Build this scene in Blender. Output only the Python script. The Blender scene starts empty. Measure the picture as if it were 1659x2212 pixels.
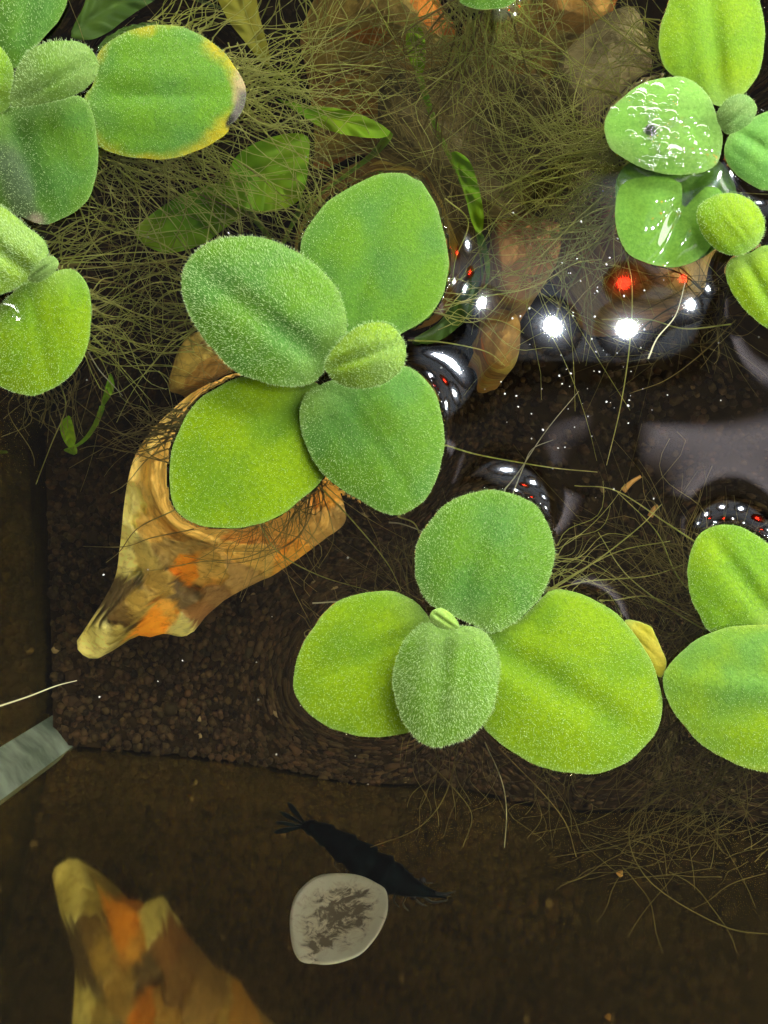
import bpy, math, random
import numpy as np
from mathutils import Vector, noise

random.seed(7)
rng = np.random.default_rng(7)
sc = bpy.context.scene
sc.unit_settings.system = 'METRIC'
sc.unit_settings.scale_length = 0.01          # one unit is one centimetre
COL = sc.collection

# ------------------------------------------------------------------ camera, world, exposure
H = 13.0            # camera height above the water (cm)
K = 0.005           # cm on the water per tracing unit
CX, CY = 829.5, 1106.0
DEPTH = 23.5        # soil depth below the water
IOR = 1.333

cam_d = bpy.data.cameras.new('camera')
cam = bpy.data.objects.new('camera', cam_d)
COL.objects.link(cam)
cam.location = (0, 0, H)
cam.rotation_euler = (0, 0, 0)
cam_d.sensor_fit = 'VERTICAL'
cam_d.sensor_height = 24.0
cam_d.lens = 24.0 * H / (2212 * K)
cam_d.clip_start = 0.1
cam_d.clip_end = 500
cam_d.dof.use_dof = True
cam_d.dof.focus_distance = H - 0.25
cam_d.dof.aperture_fstop = 15.0
sc.camera = cam

world = bpy.data.worlds.new('World')
sc.world = world
world.use_nodes = True
bg = world.node_tree.nodes['Background']
bg.inputs['Color'].default_value = (1.0, 0.97, 0.93, 1)
bg.inputs['Strength'].default_value = 0.13

sc.view_settings.view_transform = 'Standard'
sc.view_settings.look = 'None'
sc.view_settings.gamma = 1.0
sc.view_settings.exposure = 0.38
sc.view_settings.use_curve_mapping = False
sc.render.engine = 'CYCLES'
cy = sc.cycles
cy.use_denoising = True
cy.max_bounces = 14
cy.diffuse_bounces = 4
cy.glossy_bounces = 6
cy.transmission_bounces = 10
cy.transparent_max_bounces = 8
cy.caustics_refractive = True
cy.caustics_reflective = True
cy.sample_clamp_indirect = 6.0
cy.blur_glossy = 0.0

LED_STRENGTH = 300.0      # radiance of the white LEDs
PANEL_STRENGTH = 1.25
LAMP_H = 15.0

# added fill: broad soft area light behind the tank, brightens leaves and underwater parts
key_d = bpy.data.lights.new('back_fill', 'AREA')
key_d.shape = 'RECTANGLE'; key_d.size = 64.0; key_d.size_y = 15.0
key_d.energy = 15.0 * math.pi * 64.0 * 15.0
key_d.color = (1.0, 0.985, 0.95)
key = bpy.data.objects.new('back_fill', key_d)
key.location = (14.0, 36.0, LAMP_H + 1.0)
key.rotation_euler = (math.radians(-66), 0, math.radians(-18))
COL.objects.link(key)
side_d = bpy.data.lights.new('side_fill', 'AREA')      # added fill low on the right, for the stone and dead leaf
side_d.shape = 'RECTANGLE'; side_d.size = 40.0; side_d.size_y = 14.0
side_d.energy = 15.0 * math.pi * 40.0 * 14.0
side_d.color = (1.0, 0.985, 0.95)
side = bpy.data.objects.new('side_fill', side_d)
side.location = (42.0, -3.0, 18.0)
side.rotation_euler = (0, math.radians(66), 0)
COL.objects.link(side)


# ------------------------------------------------------------------ helpers
def over(px, py, z=0.0):
    """point at height z above the water seen at tracing position px, py"""
    s = (H - z) / H
    return np.stack([(np.asarray(px, float) - CX) * K * s, (CY - np.asarray(py, float)) * K * s,
                     np.broadcast_to(z, np.shape(px)).astype(float)], -1)


def under(px, py, z):
    """point at depth z (< 0) whose refracted image lies at px, py"""
    px = np.asarray(px, float); py = np.asarray(py, float); z = np.asarray(z, float)
    X = (px - CX) * K; Y = (CY - py) * K
    r = np.hypot(X, Y) + 1e-9
    s1 = r / np.hypot(r, H)
    s2 = s1 / IOR
    t2 = s2 / np.sqrt(1 - s2 * s2)
    k = 1 + (-z) * t2 / r
    return np.stack([X * k, Y * k, np.broadcast_to(z, np.shape(px)).astype(float)], -1)


def tag(o, label=None, cat=None, group=None, kind=None):
    if label: o['label'] = label
    if cat: o['category'] = cat
    if group: o['group'] = group
    if kind: o['kind'] = kind
    return o


def empty(name, loc):
    o = bpy.data.objects.new(name, None)
    o.empty_display_size = 0.2
    o.location = loc
    COL.objects.link(o)
    return o


BASE = {}


def mesh(name, verts, faces, mat, parent=None, base=None, smooth=True, cols=None):
    """one mesh object from world-space points; faces an (n,k) array or list of lists"""
    verts = np.asarray(verts, float)
    if base is None:
        base = BASE[parent.name] if parent is not None else verts.mean(0)
    base = np.asarray(base, float)
    me = bpy.data.meshes.new(name)
    lv = verts - base
    if isinstance(faces, np.ndarray):
        n, k = faces.shape
        me.vertices.add(len(lv)); me.vertices.foreach_set('co', lv.astype(np.float32).ravel())
        me.loops.add(n * k); me.loops.foreach_set('vertex_index', faces.astype(np.int32).ravel())
        me.polygons.add(n)
        me.polygons.foreach_set('loop_start', np.arange(0, n * k, k, dtype=np.int32))
        me.polygons.foreach_set('loop_total', np.full(n, k, dtype=np.int32))
        me.update(calc_edges=True)
        me.validate()
    else:
        me.from_pydata([tuple(v) for v in lv], [], faces)
        me.update()
    me.polygons.foreach_set('use_smooth', np.full(len(me.polygons), smooth))
    if cols is not None:
        a = me.color_attributes.new('Col', 'FLOAT_COLOR', 'POINT')
        c4 = np.ones((len(lv), 4), np.float32); c4[:, :3] = cols
        a.data.foreach_set('color', c4.ravel())
    me.materials.append(mat)
    o = bpy.data.objects.new(name, me)
    COL.objects.link(o)
    if parent is not None:
        o.parent = parent
        pb = BASE[parent.name]
        o.location = tuple(base - pb)
    else:
        o.location = tuple(base)
    BASE[o.name] = base
    return o


def thing(name, loc, label, cat, group=None):
    o = empty(name, loc)
    BASE[o.name] = np.asarray(loc, float)
    return tag(o, label, cat, group)


def sub(name, verts, faces, mat, part, smooth=True, cols=None):
    """sub-part of a part mesh"""
    return mesh(name, verts, faces, mat, parent=part, smooth=smooth, cols=cols)


def tubes(paths, radii, sides=3, taper=0.25):
    """many tubes in one vertex / triangle-quad array; paths: list of (n,3) arrays"""
    V = []; F = []; off = 0
    ang = np.arange(sides) * 2 * np.pi / sides
    ca, sa = np.cos(ang), np.sin(ang)
    for p, r in zip(paths, radii):
        p = np.asarray(p, float); n = len(p)
        t = np.gradient(p, axis=0); t /= np.linalg.norm(t, axis=1, keepdims=True) + 1e-12
        up = np.array([0.31, 0.17, 0.93])
        u = np.cross(t, up); u /= np.linalg.norm(u, axis=1, keepdims=True) + 1e-9
        v = np.cross(t, u)
        rr = r * (1 - (1 - taper) * np.linspace(0, 1, n))
        ring = p[:, None, :] + rr[:, None, None] * (ca[None, :, None] * u[:, None, :] + sa[None, :, None] * v[:, None, :])
        V.append(ring.reshape(-1, 3))
        i = np.arange(n - 1)[:, None] * sides; j = np.arange(sides)[None, :]; j2 = (j + 1) % sides
        q = np.stack([i + j, i + j2, i + sides + j2, i + sides + j], -1).reshape(-1, 4) + off
        F.append(q); off += n * sides
    return np.concatenate(V), np.concatenate(F)


def spline(pts, n):
    """open Catmull-Rom through pts (m,d) resampled to n"""
    p = np.asarray(pts, float)
    q = np.vstack([2 * p[0] - p[1], p, 2 * p[-1] - p[-2]])
    m = len(p) - 1
    u = np.linspace(0, m - 1e-6, n); i = u.astype(int); f = (u - i)[:, None]
    a, b, c, d = q[i], q[i + 1], q[i + 2], q[i + 3]
    return 0.5 * (2 * b + (c - a) * f + (2 * a - 5 * b + 4 * c - d) * f ** 2 + (3 * b - a - 3 * c + d) * f ** 3)


def closed(pts, n):
    p = np.asarray(pts, float); m = len(p)
    u = np.linspace(0, m, n, endpoint=False); i = u.astype(int); f = (u - i)[:, None]
    a, b, c, d = p[(i - 1) % m], p[i % m], p[(i + 1) % m], p[(i + 2) % m]
    return 0.5 * (2 * b + (c - a) * f + (2 * a - 5 * b + 4 * c - d) * f ** 2 + (3 * b - a - 3 * c + d) * f ** 3)


def vnoise(P, freq, seed=0.0):
    return np.array([noise.noise(Vector((x * freq + seed * 7.31, y * freq - seed * 3.7, seed * 1.9))) for x, y in P])


def smooth01(x, a, b):
    t = np.clip((np.asarray(x, float) - a) / (b - a), 0, 1)
    return t * t * (3 - 2 * t)


class Outline:
    """star-shaped outline about its centroid, in any 2-D unit"""
    def __init__(self, pts, n=360):
        o = closed(pts, 720)
        x, y = o[:, 0], o[:, 1]
        cr = x * np.roll(y, -1) - np.roll(x, -1) * y
        A = cr.sum() / 2
        self.c = np.array([((x + np.roll(x, -1)) * cr).sum(), ((y + np.roll(y, -1)) * cr).sum()]) / (6 * A)
        d = o - self.c
        th = np.arctan2(d[:, 1], d[:, 0]); r = np.hypot(d[:, 0], d[:, 1])
        k = np.argsort(th); th, r = th[k], r[k]
        self.th = np.concatenate([th - 2 * np.pi, th, th + 2 * np.pi]); self.r = np.tile(r, 3)
        self.area = abs(A)

    def R(self, th):
        return np.interp((np.asarray(th) + np.pi) % (2 * np.pi) - np.pi, self.th, self.r)

    def pt(self, th, rho):
        R = self.R(th) * rho
        return np.stack([self.c[0] + R * np.cos(th), self.c[1] + R * np.sin(th)], -1)

    def rho(self, P):
        d = P - self.c
        return np.hypot(d[..., 0], d[..., 1]) / self.R(np.arctan2(d[..., 1], d[..., 0]))


# ------------------------------------------------------------------ materials
def new_mat(name):
    m = bpy.data.materials.new(name); m.use_nodes = True
    nt = m.node_tree; nt.nodes.clear()
    out = nt.nodes.new('ShaderNodeOutputMaterial')
    return m, nt, out


def N(nt, t, **kw):
    n = nt.nodes.new(t)
    for k, v in kw.items():
        if k in n.inputs: n.inputs[k].default_value = v
        else: setattr(n, k, v)
    return n


def ramp(nt, stops, interp='LINEAR'):
    r = nt.nodes.new('ShaderNodeValToRGB'); r.color_ramp.interpolation = interp
    e = r.color_ramp.elements
    while len(e) < len(stops): e.new(0.5)
    for el, (p, c) in zip(e, stops):
        el.position = p; el.color = (*c, 1) if len(c) == 3 else c
    return r


def mat_leaf(coat=0.0):
    m, nt, out = new_mat('wet_leaf_tissue' if coat else 'leaf_tissue')
    L = nt.links.new
    col = N(nt, 'ShaderNodeVertexColor', layer_name='Col')
    tc = N(nt, 'ShaderNodeTexCoord')
    n1 = N(nt, 'ShaderNodeTexNoise', Scale=26.0, Detail=3.0)
    L(tc.outputs['Object'], n1.inputs['Vector'])
    r1 = ramp(nt, [(0.3, (0.74, 0.80, 0.7)), (0.52, (1, 1, 1)), (0.72, (1.25, 1.18, 1.2))])
    L(n1.outputs['Fac'], r1.inputs[0])
    mx = N(nt, 'ShaderNodeMix', data_type='RGBA', blend_type='MULTIPLY'); mx.inputs['Factor'].default_value = 0.8
    L(col.outputs['Color'], mx.inputs['A']); L(r1.outputs[0], mx.inputs['B'])
    b = N(nt, 'ShaderNodeBump', Strength=0.2, Distance=0.02)
    n2 = N(nt, 'ShaderNodeTexNoise', Scale=42.0, Detail=2.0); L(tc.outputs['Object'], n2.inputs['Vector'])
    L(n2.outputs['Fac'], b.inputs['Height'])
    p = N(nt, 'ShaderNodeBsdfPrincipled', Roughness=0.55)
    p.inputs['Specular IOR Level'].default_value = 0.13
    p.inputs['Coat Weight'].default_value = coat; p.inputs['Coat Roughness'].default_value = 0.02; p.inputs['Coat IOR'].default_value = 1.5
    p.inputs['Sheen Weight'].default_value = 0.03
    p.inputs['Sheen Tint'].default_value = (0.8, 1, 0.75, 1)
    L(mx.outputs['Result'], p.inputs['Base Color']); L(b.outputs[0], p.inputs['Normal'])
    tr = N(nt, 'ShaderNodeBsdfTranslucent'); L(mx.outputs['Result'], tr.inputs['Color'])
    ms = N(nt, 'ShaderNodeMixShader'); ms.inputs[0].default_value = 0.22
    L(p.outputs[0], ms.inputs[1]); L(tr.outputs[0], ms.inputs[2]); L(ms.outputs[0], out.inputs['Surface'])
    return m


def mat_simple(name, color, rough=0.6, spec=0.3, trans=0.0, var=0.0, scale=8.0, color2=None, bump=0.0):
    m, nt, out = new_mat(name); L = nt.links.new
    p = N(nt, 'ShaderNodeBsdfPrincipled', Roughness=rough)
    p.inputs['Specular IOR Level'].default_value = spec
    p.inputs['Base Color'].default_value = (*color, 1)
    src = None
    tc = N(nt, 'ShaderNodeTexCoord')
    if color2:
        n = N(nt, 'ShaderNodeTexNoise', Scale=scale, Detail=4.0); L(tc.outputs['Object'], n.inputs['Vector'])
        r = ramp(nt, [(0.35, color), (0.65, color2)]); L(n.outputs['Fac'], r.inputs[0])
        src = r.outputs[0]; L(src, p.inputs['Base Color'])
    if bump:
        n2 = N(nt, 'ShaderNodeTexNoise', Scale=scale * 2, Detail=5.0); L(tc.outputs['Object'], n2.inputs['Vector'])
        b = N(nt, 'ShaderNodeBump', Strength=bump, Distance=0.1); L(n2.outputs['Fac'], b.inputs['Height'])
        L(b.outputs[0], p.inputs['Normal'])
    if trans:
        tr = N(nt, 'ShaderNodeBsdfTranslucent'); tr.inputs['Color'].default_value = (*color, 1)
        if src: L(src, tr.inputs['Color'])
        ms = N(nt, 'ShaderNodeMixShader'); ms.inputs[0].default_value = trans
        L(p.outputs[0], ms.inputs[1]); L(tr.outputs[0], ms.inputs[2]); L(ms.outputs[0], out.inputs['Surface'])
    else:
        L(p.outputs[0], out.inputs['Surface'])
    return m


def mat_water(name='water'):
    """sharp refraction, slightly softened mirror reflection by Fresnel (from below: total reflection)"""
    m, nt, out = new_mat(name); L = nt.links.new
    rf = N(nt, 'ShaderNodeBsdfRefraction', IOR=IOR, Roughness=0.0); rf.inputs['Color'].default_value = (0.99, 1.0, 0.97, 1)
    gl = N(nt, 'ShaderNodeBsdfGlossy', Roughness=0.028)
    fr = N(nt, 'ShaderNodeFresnel', IOR=IOR)
    mu = N(nt, 'ShaderNodeMath', operation='MULTIPLY', use_clamp=True); mu.inputs[1].default_value = 2.2; L(fr.outputs[0], mu.inputs[0])
    ms = N(nt, 'ShaderNodeMixShader'); L(mu.outputs[0], ms.inputs[0]); L(rf.outputs[0], ms.inputs[1]); L(gl.outputs[0], ms.inputs[2])
    L(ms.outputs[0], out.inputs['Surface'])
    return m


def mat_pane():
    """inner face of a tank pane: total reflection towards the water, a thin brown biofilm on it"""
    m, nt, out = new_mat('tank_glass'); L = nt.links.new
    g = N(nt, 'ShaderNodeBsdfGlossy', Roughness=0.04); g.inputs['Color'].default_value = (0.80, 0.72, 0.46, 1)
    d = N(nt, 'ShaderNodeBsdfDiffuse')
    tc = N(nt, 'ShaderNodeTexCoord'); n = N(nt, 'ShaderNodeTexNoise', Scale=0.9, Detail=6.0)
    L(tc.outputs['Object'], n.inputs['Vector'])
    r = ramp(nt, [(0.3, (0.060, 0.046, 0.010)), (0.7, (0.105, 0.078, 0.018))]); L(n.outputs['Fac'], r.inputs[0])
    L(r.outputs[0], d.inputs['Color'])
    ms = N(nt, 'ShaderNodeMixShader'); ms.inputs[0].default_value = 0.42
    L(g.outputs[0], ms.inputs[1]); L(d.outputs[0], ms.inputs[2]); L(ms.outputs[0], out.inputs['Surface'])
    return m


def mat_stone(name, stops, scale=0.8, dark=(0.05, 0.04, 0.02), dark_amt=0.45):
    m, nt, out = new_mat(name); L = nt.links.new
    tc = N(nt, 'ShaderNodeTexCoord')
    nz = N(nt, 'ShaderNodeTexNoise', Scale=1.3, Detail=5.0); L(tc.outputs['Object'], nz.inputs['Vector'])
    mp = N(nt, 'ShaderNodeMix', data_type='RGBA', blend_type='LINEAR_LIGHT'); mp.inputs['Factor'].default_value = 0.45
    L(tc.outputs['Object'], mp.inputs['A']); L(nz.outputs['Color'], mp.inputs['B'])
    vo = N(nt, 'ShaderNodeTexVoronoi', Scale=scale); L(mp.outputs['Result'], vo.inputs['Vector'])
    sp = N(nt, 'ShaderNodeSeparateColor'); L(vo.outputs['Color'], sp.inputs[0])
    r = ramp(nt, stops, 'EASE'); L(sp.outputs[0], r.inputs[0])
    n2 = N(nt, 'ShaderNodeTexNoise', Scale=2.2, Detail=8.0, Roughness=0.65); L(tc.outputs['Object'], n2.inputs['Vector'])
    r2 = ramp(nt, [(0.42, (1, 1, 1)), (0.62, (0, 0, 0))]); L(n2.outputs['Fac'], r2.inputs[0])
    mu = N(nt, 'ShaderNodeMath', operation='MULTIPLY'); mu.inputs[1].default_value = dark_amt
    inv = N(nt, 'ShaderNodeMath', operation='SUBTRACT'); inv.inputs[0].default_value = 1.0
    L(r2.outputs[0], inv.inputs[1]); L(inv.outputs[0], mu.inputs[0])
    mx = N(nt, 'ShaderNodeMix', data_type='RGBA'); L(mu.outputs[0], mx.inputs['Factor'])
    L(r.outputs[0], mx.inputs['A']); mx.inputs['B'].default_value = (*dark, 1)
    b = N(nt, 'ShaderNodeBump', Strength=0.6, Distance=0.25); L(n2.outputs['Fac'], b.inputs['Height'])
    p = N(nt, 'ShaderNodeBsdfPrincipled', Roughness=0.85); p.inputs['Specular IOR Level'].default_value = 0.1
    L(mx.outputs['Result'], p.inputs['Base Color']); L(b.outputs[0], p.inputs['Normal'])
    L(p.outputs[0], out.inputs['Surface'])
    return m


def mat_emit(name, color, strength):
    m, nt, out = new_mat(name)
    e = N(nt, 'ShaderNodeEmission', Strength=strength); e.inputs['Color'].default_value = (*color, 1)
    nt.links.new(e.outputs[0], out.inputs['Surface'])
    return m


M_LEAF = mat_leaf()
M_WET = mat_leaf(1.0)
M_HAIR = mat_simple('leaf_hair', (0.66, 0.85, 0.42), 0.35, 0.4, trans=0.4)
M_ROOT = mat_simple('root', (0.50, 0.55, 0.09), 0.5, 0.4, trans=0.35, color2=(0.78, 0.77, 0.26), scale=1.5)
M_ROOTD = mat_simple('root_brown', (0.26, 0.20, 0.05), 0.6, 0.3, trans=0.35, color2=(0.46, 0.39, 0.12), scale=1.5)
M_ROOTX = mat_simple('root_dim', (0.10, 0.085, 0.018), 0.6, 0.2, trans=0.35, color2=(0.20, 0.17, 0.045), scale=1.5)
M_ROOTP = mat_simple('root_pale', (0.62, 0.60, 0.38), 0.5, 0.4, trans=0.3)
M_SUBLEAF = mat_simple('submerged_leaf', (0.20, 0.50, 0.005), 0.5, 0.3, trans=0.4, color2=(0.38, 0.58, 0.008), scale=1.2)
M_SUBYEL = mat_simple('submerged_yellow_leaf', (0.38, 0.40, 0.02), 0.5, 0.3, trans=0.35, color2=(0.50, 0.46, 0.05), scale=1.6)
M_SUBOLIVE = mat_simple('submerged_olive_leaf', (0.07, 0.16, 0.012), 0.5, 0.3, trans=0.3, color2=(0.12, 0.24, 0.015), scale=1.4)
M_WATER = mat_water()
def mat_drop():
    """thin bead of water: clear straight through, mirror-like at its skin"""
    m, nt, out = new_mat('water_drop'); L = nt.links.new
    fr = N(nt, 'ShaderNodeLayerWeight', Blend=0.5); t = N(nt, 'ShaderNodeBsdfTransparent'); g = N(nt, 'ShaderNodeBsdfGlossy', Roughness=0.02)
    pw = N(nt, 'ShaderNodeMath', operation='POWER'); pw.inputs[1].default_value = 4.0; L(fr.outputs['Facing'], pw.inputs[0])
    ma = N(nt, 'ShaderNodeMath', operation='MULTIPLY_ADD'); ma.inputs[1].default_value = 0.5; ma.inputs[2].default_value = 0.06; L(pw.outputs[0], ma.inputs[0])
    ms = N(nt, 'ShaderNodeMixShader'); L(ma.outputs[0], ms.inputs[0]); L(t.outputs[0], ms.inputs[1]); L(g.outputs[0], ms.inputs[2])
    L(ms.outputs[0], out.inputs['Surface'])
    return m


M_DROP = mat_drop()
M_PANE = mat_pane()
M_SOIL = mat_simple('soil', (0.010, 0.006, 0.002), 0.95, 0.05, color2=(0.02, 0.012, 0.004), scale=3.0)
YEL, ORA, BRN, GRY = (0.70, 0.54, 0.13), (0.78, 0.28, 0.04), (0.34, 0.19, 0.06), (0.20, 0.17, 0.07)
M_STONE = mat_stone('ochre_stone', [(0.0, ORA), (0.30, (0.58, 0.34, 0.08)), (0.55, YEL), (0.8, (0.40, 0.24, 0.07)), (1.0, BRN)], 0.62)
M_STONEB = mat_stone('brown_stone', [(0.0, BRN), (0.35, (0.52, 0.27, 0.08)), (0.65, (0.62, 0.46, 0.14)), (1.0, (0.30, 0.17, 0.06))], 0.5)
M_STONEG = mat_stone('olive_stone', [(0.0, GRY), (0.5, (0.28, 0.23, 0.09)), (1.0, (0.15, 0.12, 0.045))], 0.4)
M_SEAL = mat_simple('silicone', (0.14, 0.20, 0.14), 0.3, 0.5, color2=(0.58, 0.72, 0.58), scale=1.1)


# ------------------------------------------------------------------ tank
def floor_pt(px, py, z=-DEPTH):
    return under(px, py, z)


FA, FB = floor_pt(95, 1600)[:2], floor_pt(850, 1665)[:2]
fdir = (FB - FA) / np.linalg.norm(FB - FA)
LA = floor_pt(80, 1000)[:2]
ldir = (LA - FA) / np.linalg.norm(LA - FA)
corner = FA - ldir * 0.15
TW, TD = 34.0, 24.0
WATER_TOP = 0.0
PT = 0.5
Cn = [corner, corner + fdir * TW, corner + fdir * TW + ldir * TD, corner + ldir * TD]
tank = thing('aquarium', (*corner, -DEPTH - 1.5), 'glass aquarium tank seen from above, brown film on its inner panes', 'aquarium')


def prism(poly, z0, z1):
    n = len(poly); poly = np.asarray(poly)
    v = np.vstack([np.c_[poly, np.full(n, z0)], np.c_[poly, np.full(n, z1)]])
    f = [list(range(n))[::-1], list(range(n, 2 * n))] + [[i, (i + 1) % n, n + (i + 1) % n, n + i] for i in range(n)]
    return v, f


def pane(name, a, b):
    d = (b - a) / np.linalg.norm(b - a); nrm = np.array([d[1], -d[0]])
    v, f = prism([a + d * 0.002, b - d * 0.002, b - d * 0.002 + nrm * PT, a + d * 0.002 + nrm * PT], -DEPTH - 1.2, WATER_TOP + 1.4)
    return mesh(name, v, f, M_PANE, tank, smooth=False)


pane('front_pane', Cn[0], Cn[1]); pane('right_pane', Cn[1], Cn[2])
pane('back_pane', Cn[2], Cn[3]); pane('left_pane', Cn[3], Cn[0])
v, f = prism([Cn[0] - 0.5 * (fdir + ldir), Cn[1] + 0.5 * (fdir - ldir), Cn[2] + 0.5 * (fdir + ldir), Cn[3] + 0.5 * (ldir - fdir)], -DEPTH - 1.7, -DEPTH - 1.21)
mesh('base_pane', v, f, M_PANE, tank, smooth=False)
cs = corner + 0.004 * (fdir + ldir)
v, f = prism([cs, cs + fdir * 0.62, cs + fdir * 0.40 + ldir * 0.34, cs + ldir * 0.66], -DEPTH - 1.1, 1.3)
mesh('corner_seal', v, f, M_SEAL, tank, smooth=False)


def inside(P, m=0.0):
    P = np.asarray(P)[..., :2] - corner
    nl = np.array([ldir[1], -ldir[0]]); nf = np.array([-fdir[1], fdir[0]])
    return (P @ nl > m) & (P @ nf > m)


# soil bed
def soil_bed():
    g = 70
    u = np.linspace(0.006, 0.995, g); w = np.linspace(0.003, 0.995, g)
    U, W = np.meshgrid(u, w, indexing='ij')
    P = Cn[0] + U[..., None] * (Cn[1] - Cn[0]) + W[..., None] * (Cn[3] - Cn[0])
    P = P.reshape(-1, 2)
    z = -DEPTH - 0.10 + 0.10 * vnoise(P, 0.35, 3)
    V = np.c_[P, z]
    i = np.arange(g - 1)[:, None] * g; j = np.arange(g - 1)[None, :]
    F = np.stack([i + j, i + g + j, i + g + j + 1, i + j + 1], -1).reshape(-1, 4)
    o = mesh('soil', V, F, M_SOIL)
    tag(o, kind='structure')
    return o


soil = soil_bed()


def ico():
    t = (1 + 5 ** .5) / 2
    v = np.array([(-1, t, 0), (1, t, 0), (-1, -t, 0), (1, -t, 0), (0, -1, t), (0, 1, t), (0, -1, -t), (0, 1, -t), (t, 0, -1), (t, 0, 1), (-t, 0, -1), (-t, 0, 1)], float)
    v /= np.linalg.norm(v[0])
    f = np.array([(0, 11, 5), (0, 5, 1), (0, 1, 7), (0, 7, 10), (0, 10, 11), (1, 5, 9), (5, 11, 4), (11, 10, 2), (10, 7, 6), (7, 1, 8), (3, 9, 4), (3, 4, 2), (3, 2, 6), (3, 6, 8), (3, 8, 9), (4, 9, 5), (2, 4, 11), (6, 2, 10), (8, 6, 7), (9, 8, 1)])
    return v, f


ICO_V, ICO_F = ico()


def scatter_grains(P, R, jitter=0.25, flat=0.8):
    n = len(P)
    V = ICO_V[None] * R[:, None, None] * (1 + jitter * rng.uniform(-1, 1, (n, 12, 1)))
    a = rng.uniform(0, 6.28, n); ca, sa = np.cos(a), np.sin(a)
    x = V[..., 0] * ca[:, None] - V[..., 1] * sa[:, None]; y = V[..., 0] * sa[:, None] + V[..., 1] * ca[:, None]
    V = np.stack([x, y, V[..., 2] * flat], -1) + P[:, None, :]
    F = (ICO_F[None] + (np.arange(n) * 12)[:, None, None]).reshape(-1, 3)
    return V.reshape(-1, 3), F


def grain_material():
    m, nt, out = new_mat('soil_grain'); L = nt.links.new
    c = N(nt, 'ShaderNodeVertexColor', layer_name='Col')
    p = N(nt, 'ShaderNodeBsdfPrincipled', Roughness=0.9); p.inputs['Specular IOR Level'].default_value = 0.1
    L(c.outputs['Color'], p.inputs['Base Color']); L(p.outputs[0], out.inputs['Surface'])
    return m


M_GRAIN = grain_material()
n = 26000
gu = rng.uniform(0.25, 18.5, n); gw = rng.uniform(0.08, 19.0, n)
keep = rng.uniform(0, 1, n) < np.where((gu < 12) & (gw < 10), 1.0, 0.35)
gu, gw = gu[keep], gw[keep]
GP = corner + gu[:, None] * fdir + gw[:, None] * ldir
n = len(GP)
GR = rng.uniform(0.06, 0.13, n)
gc = np.array([0.031, 0.0185, 0.0065]) * rng.uniform(0.3, 1.7, (n, 1)) * rng.uniform(0.9, 1.1, (n, 3))
big = rng.uniform(0, 1, n) < 0.03
GR[big] *= 1.6
pale = rng.uniform(0, 1, n) < 0.003
gc[pale] = np.array([0.22, 0.16, 0.07])
GV, GF = scatter_grains(np.c_[GP, -DEPTH - 0.06 + rng.uniform(-.05, .07, n)], GR)
grains = mesh('soil_grains', GV, GF, M_GRAIN, soil, smooth=True, cols=np.repeat(gc, 12, 0))
tag(grains, kind='stuff')


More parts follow.
